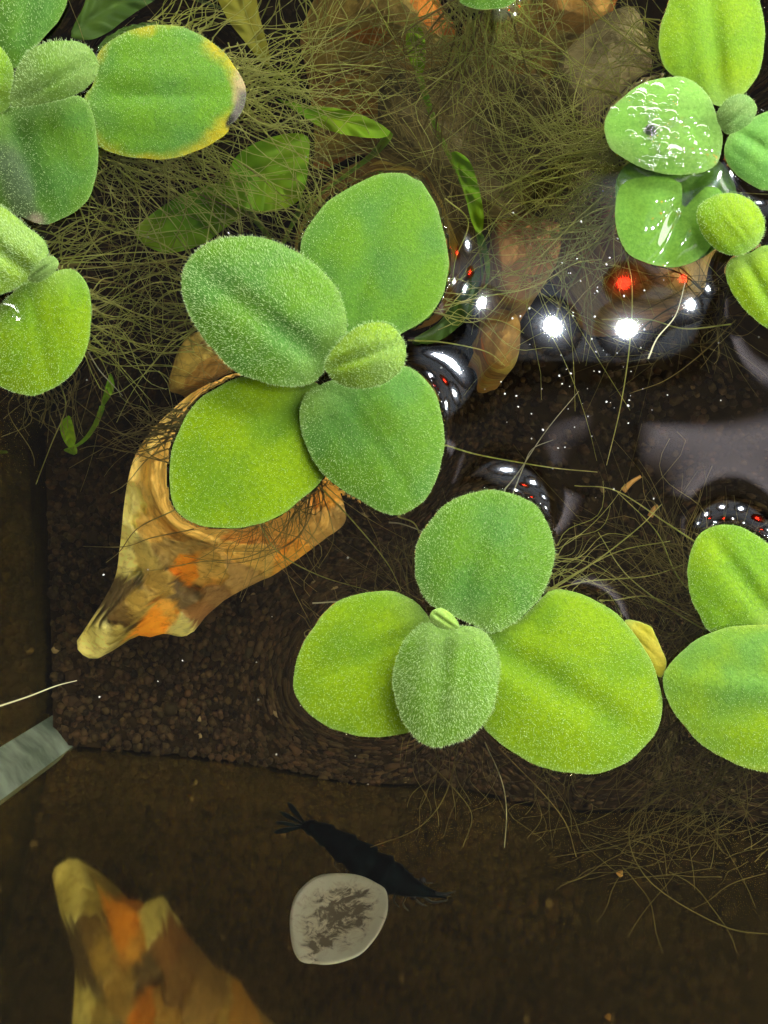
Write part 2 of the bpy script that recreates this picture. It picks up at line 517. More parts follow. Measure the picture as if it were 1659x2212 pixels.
# ------------------------------------------------------------------ lamp above the water
def lamp():
    h = LAMP_H; s = (H + h) / H
    p0 = over(1175, 708)[:2] * s
    x0, y0 = p0
    xl, xr, yb, yt = x0 - 1.0, x0 + 14.0, y0 - 0.75, y0 + 3.1
    t = thing('led_lamp', ((xl + xr) / 2, (yb + yt) / 2, h), 'flat LED aquarium lamp hanging over the water, mirrored in its surface', 'lamp')
    m_house = mat_simple('lamp_housing', (0.05, 0.05, 0.055), 0.4, 0.5)
    v, f = prism([(xl - .5, yb - .5), (xr + .5, yb - .5), (xr + .5, yt + .5), (xl - .5, yt + .5)], h + 0.012, h + 1.6)
    mesh('housing', v, f, m_house, t, smooth=False)
    m_pan, nt, out = new_mat('lamp_diffuser')
    vc = N(nt, 'ShaderNodeVertexColor', layer_name='Col'); em = N(nt, 'ShaderNodeEmission', Strength=PANEL_STRENGTH)
    nt.links.new(vc.outputs['Color'], em.inputs['Color']); nt.links.new(em.outputs[0], out.inputs['Surface'])
    gx, gy = 30, 16
    U, W = np.meshgrid(np.linspace(0, 1, gx), np.linspace(0, 1, gy), indexing='ij')
    V = np.c_[(xl + (xr - xl) * U).ravel(), (yb + (yt - yb) * W).ravel(), np.full(gx * gy, h)]
    e_ = (smooth01(U * (xr - xl), 0, 1.1) * smooth01((1 - W) * (yt - yb), 0, 2.4) * smooth01(W * (yt - yb), -.15, .3)).ravel()
    F = np.array([[i * gy + j, i * gy + j + 1, (i + 1) * gy + j + 1, (i + 1) * gy + j] for i in range(gx - 1) for j in range(gy - 1)])
    mesh('diffuser', V, F, m_pan, t, smooth=False, cols=e_[:, None] * np.array([[.80, .90, 1.0]]))
    # added glowing strips, dim and mauve, shaped to mirror as ribbons on the water
    m_strip, nt, out = new_mat('glow_strip')
    vc = N(nt, 'ShaderNodeVertexColor', layer_name='Col'); em = N(nt, 'ShaderNodeEmission', Strength=2.6)
    nt.links.new(vc.outputs['Color'], em.inputs['Color']); nt.links.new(em.outputs[0], out.inputs['Surface'])
    for bx0, bx1, by0, by1 in ((2.7, 4.95, 1.75, 2.35), (5.9, 14.0, 1.0, 2.1)):
        gx, gy = 40, 16
        U, W = np.meshgrid(np.linspace(0, 1, gx), np.linspace(0, 1, gy), indexing='ij')
        V = np.c_[(bx0 + (bx1 - bx0) * U).ravel(), (by0 + (by1 - by0) * W).ravel(), np.full(gx * gy, h)]
        e_ = np.minimum(smooth01(np.minimum(U, 1 - U) * (bx1 - bx0), 0, .5), smooth01(W * (by1 - by0), 0, .9) * smooth01((1 - W) * (by1 - by0), -.05, .25)).ravel()
        F = np.array([[i * gy + j, i * gy + j + 1, (i + 1) * gy + j + 1, (i + 1) * gy + j] for i in range(gx - 1) for j in range(gy - 1)])
        mesh('glow_strip', V, F, m_strip, t, smooth=False, cols=(0.04 + .96 * e_)[:, None] * np.array([[1.0, .90, .93]]))
        v, f = prism([(bx0, by0), (bx1, by0), (bx1, by1), (bx0, by1)], h + .01, h + .5)
        mesh('strip_back', v, f, m_house, t, smooth=False)
    m_w = mat_emit('led_white', (0.97, 0.98, 1.0), LED_STRENGTH)
    m_r = mat_emit('led_red', (1.0, 0.03, 0.012), LED_STRENGTH * 0.2)
    m_halo, nt, out = new_mat('led_halo')
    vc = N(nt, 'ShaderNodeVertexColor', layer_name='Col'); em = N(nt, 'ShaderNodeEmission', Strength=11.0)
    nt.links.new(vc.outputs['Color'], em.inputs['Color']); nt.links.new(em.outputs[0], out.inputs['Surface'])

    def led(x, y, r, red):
        k = 16
        a = -np.arange(k) * 2 * np.pi / k
        ring = np.c_[x + r * 1.12 * np.cos(a), y + r * 1.12 * np.sin(a), np.full(k, h - 0.09)]
        top = np.c_[x + r * 1.3 * np.cos(a), y + r * 1.3 * np.sin(a), np.full(k, h - 0.004)]
        mesh('red_led' if red else 'white_led', np.vstack([ring, top]), [list(range(k))] + [[i, k + i, k + (i + 1) % k, (i + 1) % k] for i in range(k)], m_r if red else m_w, t, smooth=False)
        q = [1.3, 1.8, 2.5, 3.5, 4.6]; gv = [1, .42, .16, .05, 0.0]  # lens bloom put in as glowing rings that fade outwards
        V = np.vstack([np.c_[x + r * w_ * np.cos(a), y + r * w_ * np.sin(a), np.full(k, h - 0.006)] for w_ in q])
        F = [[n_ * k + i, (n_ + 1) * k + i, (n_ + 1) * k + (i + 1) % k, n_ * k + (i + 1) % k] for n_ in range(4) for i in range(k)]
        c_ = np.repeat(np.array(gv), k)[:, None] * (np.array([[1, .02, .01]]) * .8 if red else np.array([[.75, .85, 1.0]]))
        mesh('led_halo', V, F, m_halo, t, smooth=False, cols=c_)
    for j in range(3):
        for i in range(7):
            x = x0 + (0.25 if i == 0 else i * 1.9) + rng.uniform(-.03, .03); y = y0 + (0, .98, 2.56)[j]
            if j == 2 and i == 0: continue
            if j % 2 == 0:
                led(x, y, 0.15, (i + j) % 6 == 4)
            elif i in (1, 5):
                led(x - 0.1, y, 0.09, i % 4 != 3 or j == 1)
    return t


lamp()

# ------------------------------------------------------------------ floating plants
G_YEL = np.array([0.190, 0.312, 0.002]); G_MID = np.array([0.096, 0.212, 0.009])
G_BLUE = np.array([0.062, 0.170, 0.034]); G_PALE = np.array([0.19, 0.31, 0.075])
G_DEEP = np.array([0.060, 0.215, 0.028]); G_WET = np.array([0.14, 0.33, 0.04])

for _g in (G_YEL, G_MID, G_BLUE, G_PALE, G_WET): _g *= 1.2
FOOT = []       # (Outline, height) of leaves whose rim lifts the water
HAIR_DENS = 3000


class Leaf:
    def __init__(s, pts, base, tip, zb, zt, dome=0.06, groove=0.03, th=0.07, float_h=None, ca=G_MID, cb=G_BLUE,
                 seed=0, hair=1.0, hlen=0.07, lean=0.5, rim=0.25, stripe=0.6, fx=None, name='leaf', label=None, droop=0.0, wet=False):
        s.__dict__.update(locals()); del s.__dict__['s']
        s.o = Outline(pts)
        _t = s.o.th
        s.o.r = s.o.r * (1 + .006 * np.sin(_t * 5 + seed) + .005 * np.sin(_t * 9 + seed * 2.3) + .003 * np.sin(_t * 17 + seed * 1.7))
        s.b = np.array(base, float); s.t = np.array(tip, float)
        s.ax = s.t - s.b; s.len = np.linalg.norm(s.ax); s.a = s.ax / s.len
        s.n = np.array([-s.a[1], s.a[0]])
        s.hw = math.sqrt(s.o.area / math.pi)

    def st(s, P):
        d = P - s.b
        return (d @ s.a) / s.len, (d @ s.n) / s.hw

    def z(s, P):
        r = np.minimum(s.o.rho(P), 1.0); S, T = s.st(P)
        z = s.zb + (s.zt - s.zb) * np.clip(S, 0, 1.05)
        z = z + s.dome * (1 - r ** 2)
        z = z - s.droop * r ** 4
        z = z - s.groove * np.exp(-(T / 0.16) ** 2) * (1 - 0.55 * np.clip(S, 0, 1)) * (1 - r ** 4)
        w = 0.020 * np.abs(np.cos(T * (6.5 - 2.0 * S) + s.seed)) ** .6 * (1 - r ** 3) * np.clip(1.15 - S, 0, 1)
        return z + w

    def xyz(s, P, dz=0.0):
        z = s.z(P) + dz
        sx = (H - z) / H
        return np.stack([(P[..., 0] - CX) * K * sx, (CY - P[..., 1]) * K * sx, z], -1)

    def color(s, P):
        S, T = s.st(P); r = s.o.rho(P)
        nz = vnoise(P, 1 / 95.0, s.seed + 1) * 0.9 + vnoise(P, 1 / 38.0, s.seed + 5) * 0.35
        k = (0.12 + 0.66 * smooth01(nz + 0.25 * np.exp(-(T / 0.3) ** 2) * s.stripe, -0.45, 0.75))[:, None]
        c = s.ca * (1 - k) + s.cb * k
        st = (np.exp(-(T / 0.10) ** 2) * np.clip(1 - S, 0, 1) * 0.35 * s.stripe)[:, None]
        c = c * (1 - st) + G_DEEP * st
        pb = (smooth01(S, 0.28, -0.02) * 0.45)[:, None]
        c = c * (1 - pb) + G_PALE * pb
        e = (smooth01(r, 0.93, 1.0) * 0.45)[:, None]
        c = c * (1 - e) + G_PALE * e
        if s.fx is not None:
            c = s.fx(s, P, S, T, r, c)
        return c

    def build(s, plant):
        NA, NR = 72, 15
        th = np.linspace(0, 2 * np.pi, NA, endpoint=False)
        rho = np.sin(np.linspace(0, np.pi / 2, NR + 1))[1:]
        P = [s.o.c[None]] + [s.o.pt(th, np.full(NA, q)) for q in rho]
        P = np.vstack(P); r = np.concatenate([[0], np.repeat(rho, NA)])
        top = s.xyz(P)
        rnd = s.th * np.sqrt(np.clip(1 - r ** 3, 0, 1))
        bot = s.xyz(P, -rnd)[:-NA]
        V = np.vstack([top, bot]); nt_ = len(top)
        F = []
        for i in range(NA):
            j = (i + 1) % NA
            F.append([0, 1 + j, 1 + i])
            F.append([nt_, nt_ + 1 + i, nt_ + 1 + j])
        for k in range(NR - 1):
            a = 1 + k * NA; b = a + NA
            for i in range(NA):
                j = (i + 1) % NA
                F.append([a + i, a + j, b + j, b + i])
                a2 = nt_ + a; b2 = nt_ + b if k < NR - 2 else b
                F.append([b2 + i, b2 + j, a2 + j, a2 + i])
        c = s.color(P); cb = c[:-NA] * 0.9
        o = mesh(s.name, V, F, M_WET if s.wet else M_LEAF, plant, cols=np.vstack([c, cb]))
        if s.label: o['label'] = s.label
        if s.hair > 0: s.hairs(o)
        if s.float_h is not None: FOOT.append((s.o, s.float_h))
        return o

    def hairs(s, part):
        n = int(HAIR_DENS * s.hair * s.o.area * K * K)
        th = rng.uniform(0, 2 * np.pi, n)
        # area-uniform over the star shape
        R = s.o.R(th); keep = rng.uniform(0, 1, n) < (R / R.max()) ** 2
        th = th[keep]; rho = np.sqrt(rng.uniform(0, 1, len(th))) * 0.995
        nrim = int(150 * s.rim * 2 * s.hw / 100)
        th = np.concatenate([th, rng.uniform(0, 2 * np.pi, nrim)]); rho = np.concatenate([rho, np.full(nrim, 0.995)])
        P = s.o.pt(th, rho)
        ok = (P[:, 0] > -25) & (P[:, 0] < 1685) & (P[:, 1] > -25) & (P[:, 1] < 2240)
        P, rho = P[ok], rho[ok]
        if not len(P): return
        A = s.xyz(P, -0.004)
        dx = (s.z(P + [4, 0]) - s.z(P - [4, 0])) / (8 * K); dy = -(s.z(P + [0, 4]) - s.z(P - [0, 4])) / (8 * K)
        nr = np.stack([-dx, -dy, np.ones(len(P))], -1); nr /= np.linalg.norm(nr, axis=1, keepdims=True)
        S, T = s.st(P)
        out2 = (P - s.o.c); out2 /= np.linalg.norm(out2, axis=1, keepdims=True) + 1e-9
        w = smooth01(rho, 0.80, 1.0)[:, None]
        lean2 = (s.a[None] * 0.75 + s.n[None] * (0.5 * T[:, None])) * (1 - w) + out2 * w * 1.3
        lean2 = lean2 + rng.normal(0, 0.38, lean2.shape)
        ld = np.c_[lean2[:, 0], -lean2[:, 1], np.zeros(len(P))] * s.lean
        d1 = nr + 0.6 * ld; d1 /= np.linalg.norm(d1, axis=1, keepdims=True)
        d2 = nr * 0.75 + 1.4 * ld + np.c_[np.zeros((len(P), 2)), np.full(len(P), 0.05)]; d2 /= np.linalg.norm(d2, axis=1, keepdims=True)
        Ln = (np.minimum(s.hlen, .075) * 0.5 * rng.uniform(0.5, 1.25, len(P)))[:, None]
        B = A + d1 * Ln * 0.5; C = B + d2 * Ln * 0.55
        rad = (0.0017 * rng.uniform(0.7, 1.3, len(P)))[:, None]
        u = np.cross(d1, np.array([0.3, 0.9, 0.1])); u /= np.linalg.norm(u, axis=1, keepdims=True); v = np.cross(d1, u)
        rings = []
        for c0, rr in ((A, rad), (B, rad * 0.8)):
            for k in range(3):
                a = k * 2 * np.pi / 3
                rings.append(c0 + rr * (math.cos(a) * u + math.sin(a) * v))
        V = np.stack(rings + [C], 1)            # n,7,3
        f = np.array([(0, 1, 4), (0, 4, 3), (1, 2, 5), (1, 5, 4), (2, 0, 3), (2, 3, 5), (3, 4, 6), (4, 5, 6), (5, 3, 6)])
        F = (f[None] + (np.arange(len(P)) * 7)[:, None, None]).reshape(-1, 3)
        o = sub('leaf_hairs', V.reshape(-1, 3), F, M_HAIR, part)
        o['kind'] = 'stuff'


def seg_dist(P, a, b):
    a = np.array(a, float); b = np.array(b, float); d = b - a
    t = np.clip(((P - a) @ d) / (d @ d), 0, 1)
    return np.linalg.norm(P - a - t[:, None] * d, axis=1)


def fx_d1(s, P, S, T, r, c):
    y = np.array([0.42, 0.34, 0.012])
    w = 0.16 * vnoise(P, 1 / 70., 9) + 0.05 * vnoise(P, 1 / 18., 12) + 0.20 * (S - 0.75) + 0.05 * (P[:, 1] > 280) - 0.07 * ((P[:, 0] > 330) & (P[:, 1] < 90))
    k = (smooth01(r + w, 0.80, 1.04) * 0.9)[:, None]
    c = c * (1 - k) + y * k
    d = seg_dist(P, (527, 160), (522, 250)) + 6 * vnoise(P, 1 / 12., 4)
    k = smooth01(d, 26, 13)[:, None]
    c = c * (1 - k) + np.array([0.42, 0.33, 0.16]) * k
    d = seg_dist(P, (529, 205), (508, 268)) + 5 * vnoise(P, 1 / 7., 2)
    k = smooth01(d, 17, 9)[:, None]
    c = c * (1 - k) + np.array([0.14, 0.125, 0.105]) * k
    d = seg_dist(P, (500, 250), (492, 270)) + 4 * vnoise(P, 1 / 7., 3)
    k = smooth01(d, 10, 4)[:, None]
    return c * (1 - k) + np.array([0.02, 0.018, 0.015]) * k


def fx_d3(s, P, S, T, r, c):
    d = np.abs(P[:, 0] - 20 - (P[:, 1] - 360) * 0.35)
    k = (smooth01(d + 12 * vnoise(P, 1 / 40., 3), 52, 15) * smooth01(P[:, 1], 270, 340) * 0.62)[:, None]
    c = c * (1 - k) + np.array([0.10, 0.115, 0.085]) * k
    d = np.hypot(P[:, 0] - 78, P[:, 1] - 478)
    k = smooth01(d, 26, 6)[:, None]
    return c * (1 - k) + np.array([0.35, 0.28, 0.2]) * k


def fx_yedge(s, P, S, T, r, c):
    k = (smooth01(r - 0.35 * S, 0.72, 1.0) * 0.7)[:, None]
    return c * (1 - k) + np.array([0.34, 0.42, 0.015]) * k


PLANTS = []


def plant(center, label, leaves):
    cx, cy = center
    t = thing('floating_plant', tuple(over(cx, cy, 0.0)), label, 'water plant', 'floating water lettuce rosettes')
    for l in leaves: l.build(t)
    PLANTS.append((t, center))
    return t


FH = 0.078
pA = plant((695, 815), 'largest whole five-leaf rosette floating left of centre over ochre stone', [
    Leaf([(650, 525), (665, 490), (700, 445), (745, 410), (800, 382), (850, 374), (880, 377), (888, 386), (905, 388), (925, 415), (950, 465), (965, 530), (967, 590), (955, 640), (930, 680), (900, 705), (870, 718), (790, 770), (720, 770), (685, 720), (662, 640), (650, 580)],
         (720, 780), (850, 374), .10, .11, .05, .02, float_h=FH, ca=G_MID * 1.1, cb=G_BLUE, seed=1, hlen=.045, lean=.25, hair=1.0),
    Leaf([(365, 1030), (368, 985), (382, 940), (405, 895), (440, 855), (480, 830), (520, 815), (600, 812), (680, 825), (715, 860), (720, 930), (710, 1000), (690, 1045), (650, 1080), (600, 1115), (550, 1135), (490, 1142), (430, 1135), (390, 1110), (370, 1075)],
         (700, 820), (420, 1100), .09, .09, .05, .03, float_h=FH, ca=G_YEL, cb=G_MID, seed=2, hlen=.045, lean=.25, hair=1.0),
    Leaf([(650, 880), (662, 850), (690, 832), (730, 815), (800, 800), (870, 790), (905, 805), (935, 840), (952, 890), (960, 950), (952, 1010), (930, 1060), (900, 1095), (860, 1113), (820, 1105), (775, 1080), (730, 1050), (690, 1015), (662, 965), (648, 920)],
         (715, 825), (900, 1080), .20, .17, .07, .03, float_h=FH, ca=G_MID, cb=G_BLUE * 1.15, seed=3, hlen=.065, lean=.35, hair=1.1),
    Leaf([(393, 600), (400, 570), (425, 540), (460, 520), (510, 511), (560, 514), (610, 528), (655, 552), (700, 590), (730, 630), (748, 680), (750, 720), (735, 750), (712, 775), (700, 800), (680, 825), (640, 834), (590, 832), (540, 815), (500, 795), (465, 760), (435, 725), (410, 680), (397, 640)],
         (705, 790), (405, 570), .30, .42, .10, .07, ca=G_MID * 1.05, cb=G_BLUE * 1.1, seed=4, hlen=.085, lean=.55, hair=1.5, rim=1.0, stripe=1.0),
    Leaf([(702, 790), (712, 765), (735, 735), (770, 708), (810, 695), (845, 703), (868, 730), (878, 760), (868, 795), (840, 822), (805, 836), (760, 838), (725, 825), (706, 805)],
         (708, 795), (868, 740), .45, .62, .10, .05, ca=G_YEL * 1.05, cb=G_PALE, seed=5, hlen=.085, lean=.55, hair=1.9, rim=1.0, stripe=.2),
])
pB = plant((955, 1345), 'rosette of four big leaves around a tiny bud, lowest plant near the front glass', [
    Leaf([(635, 1460), (645, 1410), (670, 1365), (705, 1320), (750, 1290), (800, 1278), (850, 1278), (890, 1295), (915, 1320), (930, 1345), (935, 1400), (925, 1480), (905, 1550), (885, 1582), (840, 1590), (780, 1590), (730, 1578), (690, 1560), (655, 1530), (638, 1495)],
         (930, 1350), (650, 1480), .10, .10, .06, .04, float_h=FH, ca=G_YEL, cb=G_MID * .95, seed=6, hlen=.045, lean=.3),
    Leaf([(1020, 1370), (1080, 1350), (1120, 1340), (1160, 1300), (1190, 1275), (1240, 1278), (1300, 1305), (1350, 1345), (1390, 1395), (1415, 1450), (1430, 1510), (1425, 1560), (1400, 1605), (1360, 1645), (1300, 1668), (1240, 1670), (1180, 1660), (1120, 1635), (1075, 1600), (1040, 1560), (1010, 1480)],
         (1000, 1350), (1400, 1600), .15, .15, .07, .06, float_h=FH, ca=G_YEL * .95, cb=G_MID, seed=7, hlen=.045, lean=.3),
    Leaf([(1350, 1340), (1400, 1350), (1415, 1370), (1428, 1400), (1440, 1430), (1430, 1462), (1415, 1455), (1395, 1420), (1360, 1390)],
         (1340, 1350), (1440, 1440), .115, .118, .01, .0, th=.03, ca=np.array([.30, .30, .01]), cb=np.array([.40, .33, .04]), seed=8, hair=0, stripe=0, label='small yellowing leaf tucked under the big right leaf'),
    Leaf([(895, 1220), (900, 1180), (920, 1140), (955, 1095), (1000, 1070), (1050, 1060), (1100, 1065), (1150, 1085), (1180, 1125), (1195, 1170), (1195, 1220), (1180, 1270), (1150, 1310), (1110, 1345), (1065, 1367), (1030, 1355), (990, 1335), (950, 1320), (920, 1295), (900, 1255)],
         (985, 1345), (1070, 1062), .22, .17, .07, .04, float_h=FH, ca=G_MID, cb=G_BLUE * 1.1, seed=9, hlen=.07, lean=.45, hair=1.3, rim=.6),
    Leaf([(850, 1470), (855, 1430), (870, 1390), (900, 1355), (925, 1345), (960, 1355), (990, 1352), (1030, 1355), (1060, 1380), (1075, 1420), (1078, 1460), (1070, 1510), (1050, 1555), (1015, 1590), (970, 1610), (930, 1612), (900, 1595), (870, 1555), (855, 1510)],
         (965, 1350), (945, 1612), .30, .30, .10, .04, ca=G_MID * 1.1, cb=G_PALE * .8, seed=10, hlen=.08, lean=.5, hair=1.6, rim=1.0, stripe=.3),
    Leaf([(928, 1335), (935, 1318), (955, 1314), (975, 1326), (990, 1345), (990, 1358), (965, 1360), (940, 1352)],
         (985, 1358), (932, 1322), .42, .60, .05, .03, ca=G_PALE, cb=G_YEL, seed=11, hlen=.04, hair=1.2, name='bud'),
])
pC = plant((1690, 1340), 'rosette cut by the right edge, two leaves in view below the grey reflections', [
    Leaf([(1485, 1240), (1488, 1205), (1500, 1170), (1525, 1145), (1560, 1133), (1600, 1138), (1640, 1160), (1670, 1190), (1700, 1250), (1690, 1320), (1660, 1355), (1600, 1365), (1535, 1365), (1505, 1320), (1490, 1280)],
         (1680, 1345), (1530, 1150), .13, .12, .06, .05, float_h=FH, ca=G_MID * 1.15, cb=G_YEL, seed=12, hlen=.06, lean=.4, hair=1.0),
    Leaf([(1430, 1465), (1440, 1440), (1470, 1410), (1510, 1380), (1560, 1358), (1620, 1350), (1680, 1352), (1760, 1390), (1800, 1480), (1780, 1590), (1720, 1660), (1659, 1668), (1590, 1650), (1530, 1620), (1480, 1570), (1445, 1520)],
         (1760, 1500), (1430, 1468), .22, .18, .07, -.03, float_h=FH, ca=G_YEL, cb=G_BLUE * 1.3, seed=13, hlen=.05, lean=.3, hair=1.0, fx=fx_yedge),
])
pD = plant((15, 225), 'rosette in the upper left corner with one yellow-rimmed leaf browned at its tip', [
    Leaf([(180, 215), (200, 180), (207, 130), (225, 100), (260, 75), (310, 57), (350, 53), (400, 62), (450, 85), (490, 120), (515, 155), (530, 190), (528, 220), (515, 255), (495, 275), (490, 290), (450, 315), (400, 335), (340, 345), (280, 340), (230, 325), (210, 310), (195, 265)],
         (150, 205), (530, 200), .12, .12, .06, .03, float_h=FH, ca=G_MID * 1.1, cb=G_BLUE * 1.05, seed=14, hlen=.05, lean=.35, hair=1.1, fx=fx_d1, label='yellow-rimmed leaf with a black decayed tip'),
    Leaf([(-40, -60), (60, -90), (150, -60), (145, 0), (130, 40), (100, 75), (60, 120), (35, 150), (10, 130), (-20, 90), (-60, 20)],
         (25, 200), (90, -90), .14, .14, .06, .03, float_h=FH, ca=G_MID * .95, cb=G_BLUE, seed=15, hlen=.06, lean=.4),
    Leaf([(-90, 120), (-20, 95), (10, 110), (28, 150), (28, 200), (10, 240), (-60, 250), (-120, 200)],
         (10, 225), (-120, 160), .26, .26, .07, .03, ca=G_MID, cb=G_YEL, seed=16, hlen=.07, lean=.4),
    Leaf([(0, 236), (60, 222), (120, 215), (165, 205), (190, 225), (205, 270), (212, 320), (210, 370), (195, 420), (165, 455), (120, 480), (85, 484), (40, 465), (-5, 440), (-60, 400), (-90, 330), (-60, 260)],
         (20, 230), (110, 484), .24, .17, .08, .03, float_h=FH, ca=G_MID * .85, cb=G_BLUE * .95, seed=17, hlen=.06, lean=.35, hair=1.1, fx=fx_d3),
    Leaf([(22, 225), (30, 170), (50, 125), (80, 100), (120, 88), (165, 90), (195, 105), (212, 135), (208, 165), (185, 190), (150, 210), (100, 222), (50, 232)],
         (22, 228), (208, 125), .42, .55, .09, .05, ca=G_PALE * .85, cb=G_MID * 1.2, seed=18, hlen=.07, lean=.5, hair=1.6, rim=1.0, stripe=.2),
])
pE = plant((60, 605), 'fuzzy rosette at the left edge, below the corner plant, with a water drop on it', [
    Leaf([(0, 660), (50, 612), (100, 592), (150, 582), (180, 600), (195, 640), (198, 690), (190, 740), (170, 790), (130, 830), (80, 852), (40, 850), (0, 835), (-60, 800), (-85, 730), (-50, 690)],
         (60, 600), (110, 845), .16, .14, .07, .03, float_h=FH, ca=G_YEL * .9, cb=G_MID * 1.2, seed=19, hlen=.06, lean=.4, hair=1.3, rim=.7),
    Leaf([(-80, 430), (0, 445), (60, 490), (95, 520), (103, 560), (80, 600), (50, 615), (10, 632), (-50, 640), (-110, 560)],
         (75, 600), (-100, 470), .30, .36, .08, .06, ca=G_YEL, cb=G_PALE, seed=20, hlen=.10, lean=.7, hair=2.0, rim=1.0, stripe=.2),
    Leaf([(60, 600), (75, 575), (100, 556), (118, 555), (127, 570), (115, 590), (90, 608), (70, 610)],
         (62, 604), (125, 560), .40, .52, .05, .02, ca=G_PALE, cb=G_PALE * 1.1, seed=21, hlen=.05, hair=1.5, name='bud'),
])
pF = plant((1555, 245), 'wet rosette in the upper right with water and glints on two leaves', [
    Leaf([(1330, 420), (1335, 380), (1370, 345), (1450, 340), (1540, 340), (1580, 385), (1590, 430), (1575, 500), (1540, 540), (1490, 570), (1440, 578), (1390, 565), (1350, 540), (1330, 490)],
         (1540, 300), (1420, 575), -.0, .02, .07, .10, wet=True, ca=G_WET, cb=G_MID * .95, seed=22, hlen=.03, hair=0, rim=0, label='drowned leaf under a skin of water'),
    Leaf([(1422, 100), (1430, 50), (1445, 0), (1460, -40), (1540, -70), (1620, -40), (1640, 0), (1652, 60), (1650, 110), (1635, 165), (1605, 205), (1570, 222), (1550, 232), (1530, 215), (1500, 185), (1455, 165), (1435, 145)],
         (1555, 235), (1530, -70), .12, .11, .06, .05, float_h=FH, ca=G_YEL * .95, cb=G_MID * 1.1, seed=23, hlen=.035, lean=.3, hair=.7),
    Leaf([(1565, 320), (1580, 285), (1620, 258), (1680, 240), (1730, 300), (1720, 400), (1660, 412), (1610, 392), (1575, 360)],
         (1570, 270), (1720, 370), .10, .10, .06, .03, float_h=FH, ca=G_WET, cb=G_BLUE * 1.2, seed=24, hlen=.03, hair=.6),
    Leaf([(1305, 275), (1312, 245), (1340, 215), (1380, 185), (1430, 168), (1480, 168), (1515, 190), (1540, 225), (1555, 270), (1560, 310), (1550, 350), (1520, 372), (1470, 378), (1410, 370), (1360, 350), (1320, 320)],
         (1555, 265), (1310, 290), .20, .14, .06, .03, float_h=FH, wet=True, ca=G_WET * 1.15, cb=G_PALE * .85, seed=25, hlen=.03, hair=.25, label='leaf beaded with tiny glinting water drops'),
    Leaf([(1548, 245), (1570, 215), (1595, 203), (1620, 210), (1635, 232), (1625, 260), (1600, 280), (1570, 290), (1555, 272)],
         (1550, 275), (1632, 222), .34, .42, .06, .03, ca=G_PALE * .75, cb=G_BLUE * 1.5, seed=26, hlen=.04, hair=1.2, stripe=.2),
])
pG = plant((1600, 555), 'small rosette at the right edge just below the wet one', [
    Leaf([(1567, 590), (1580, 560), (1620, 545), (1660, 530), (1720, 560), (1740, 650), (1700, 720), (1650, 705), (1610, 670), (1580, 630)],
         (1600, 550), (1700, 720), .12, .11, .05, .03, float_h=FH, ca=G_YEL * .9, cb=G_MID * 1.2, seed=27, hlen=.045, hair=1.0),
    Leaf([(1505, 470), (1515, 440), (1545, 422), (1580, 417), (1620, 430), (1645, 460), (1652, 495), (1640, 525), (1610, 548), (1580, 552), (1550, 540), (1520, 510)],
         (1620, 550), (1525, 440), .22, .24, .08, .02, ca=G_YEL * .9, cb=G_MID * 1.25, seed=28, hlen=.05, hair=1.2, rim=.8, stripe=.2),
])
pH = plant((1060, -110), 'rosette mostly beyond the top edge, only one rounded leaf tip in view', [
    Leaf([(985, -60), (990, -5), (1005, 12), (1040, 20), (1080, 18), (1108, 5), (1122, -20), (1110, -90), (1060, -120), (1005, -110)],
         (1060, -115), (1050, 20), .14, .12, .05, .02, float_h=FH, ca=G_MID, cb=G_BLUE, seed=29, hlen=.06, hair=1.1, rim=.8),
])


# ------------------------------------------------------------------ roots of the floating plants
def wob(p, amp, seed, f=1.0):
    n_ = len(p); t = np.linspace(0, 1, n_)
    w = np.stack([np.sin(t * (3.1 + rng.uniform(0, 3)) * f + rng.uniform(0, 6.28)) - 0.0 for _ in range(3)], -1)
    w -= w[0]
    return p + w * amp * t[:, None]


def main_root(start, ang, spread, drop, n=14):
    t = np.linspace(0, 1, n)
    x = start[0] + math.cos(ang) * spread * t ** 0.8; y = start[1] + math.sin(ang) * spread * t ** 0.8
    z = start[2] - drop * t ** 1.25
    return wob(np.stack([x, y, z], -1), 0.25, 0)


def laterals(path, n, lmin, lmax, r=0.006, droop=0.15):
    P = []; R = []
    m = len(path)
    for k in range(n):
        u = rng.uniform(0.12, 1.0) * (m - 1.001); i = int(u); p = path[i] * (1 - u + i) + path[i + 1] * (u - i)
        a = rng.uniform(0, 6.283); L = rng.uniform(lmin, lmax)
        t = np.linspace(0, 1, 7)[:, None]
        d = np.array([math.cos(a), math.sin(a), rng.uniform(-.35, .15)])
        side = np.array([-d[1], d[0], 0]) * rng.normal(0, 0.22)
        q = p + d * L * t + side * L * t ** 2 + np.array([0, 0, -droop * L]) * t ** 2
        q[:, 2] = np.minimum(q[:, 2], -0.05)
        P.append(q); R.append(r * rng.uniform(.7, 1.3))
    return P, R


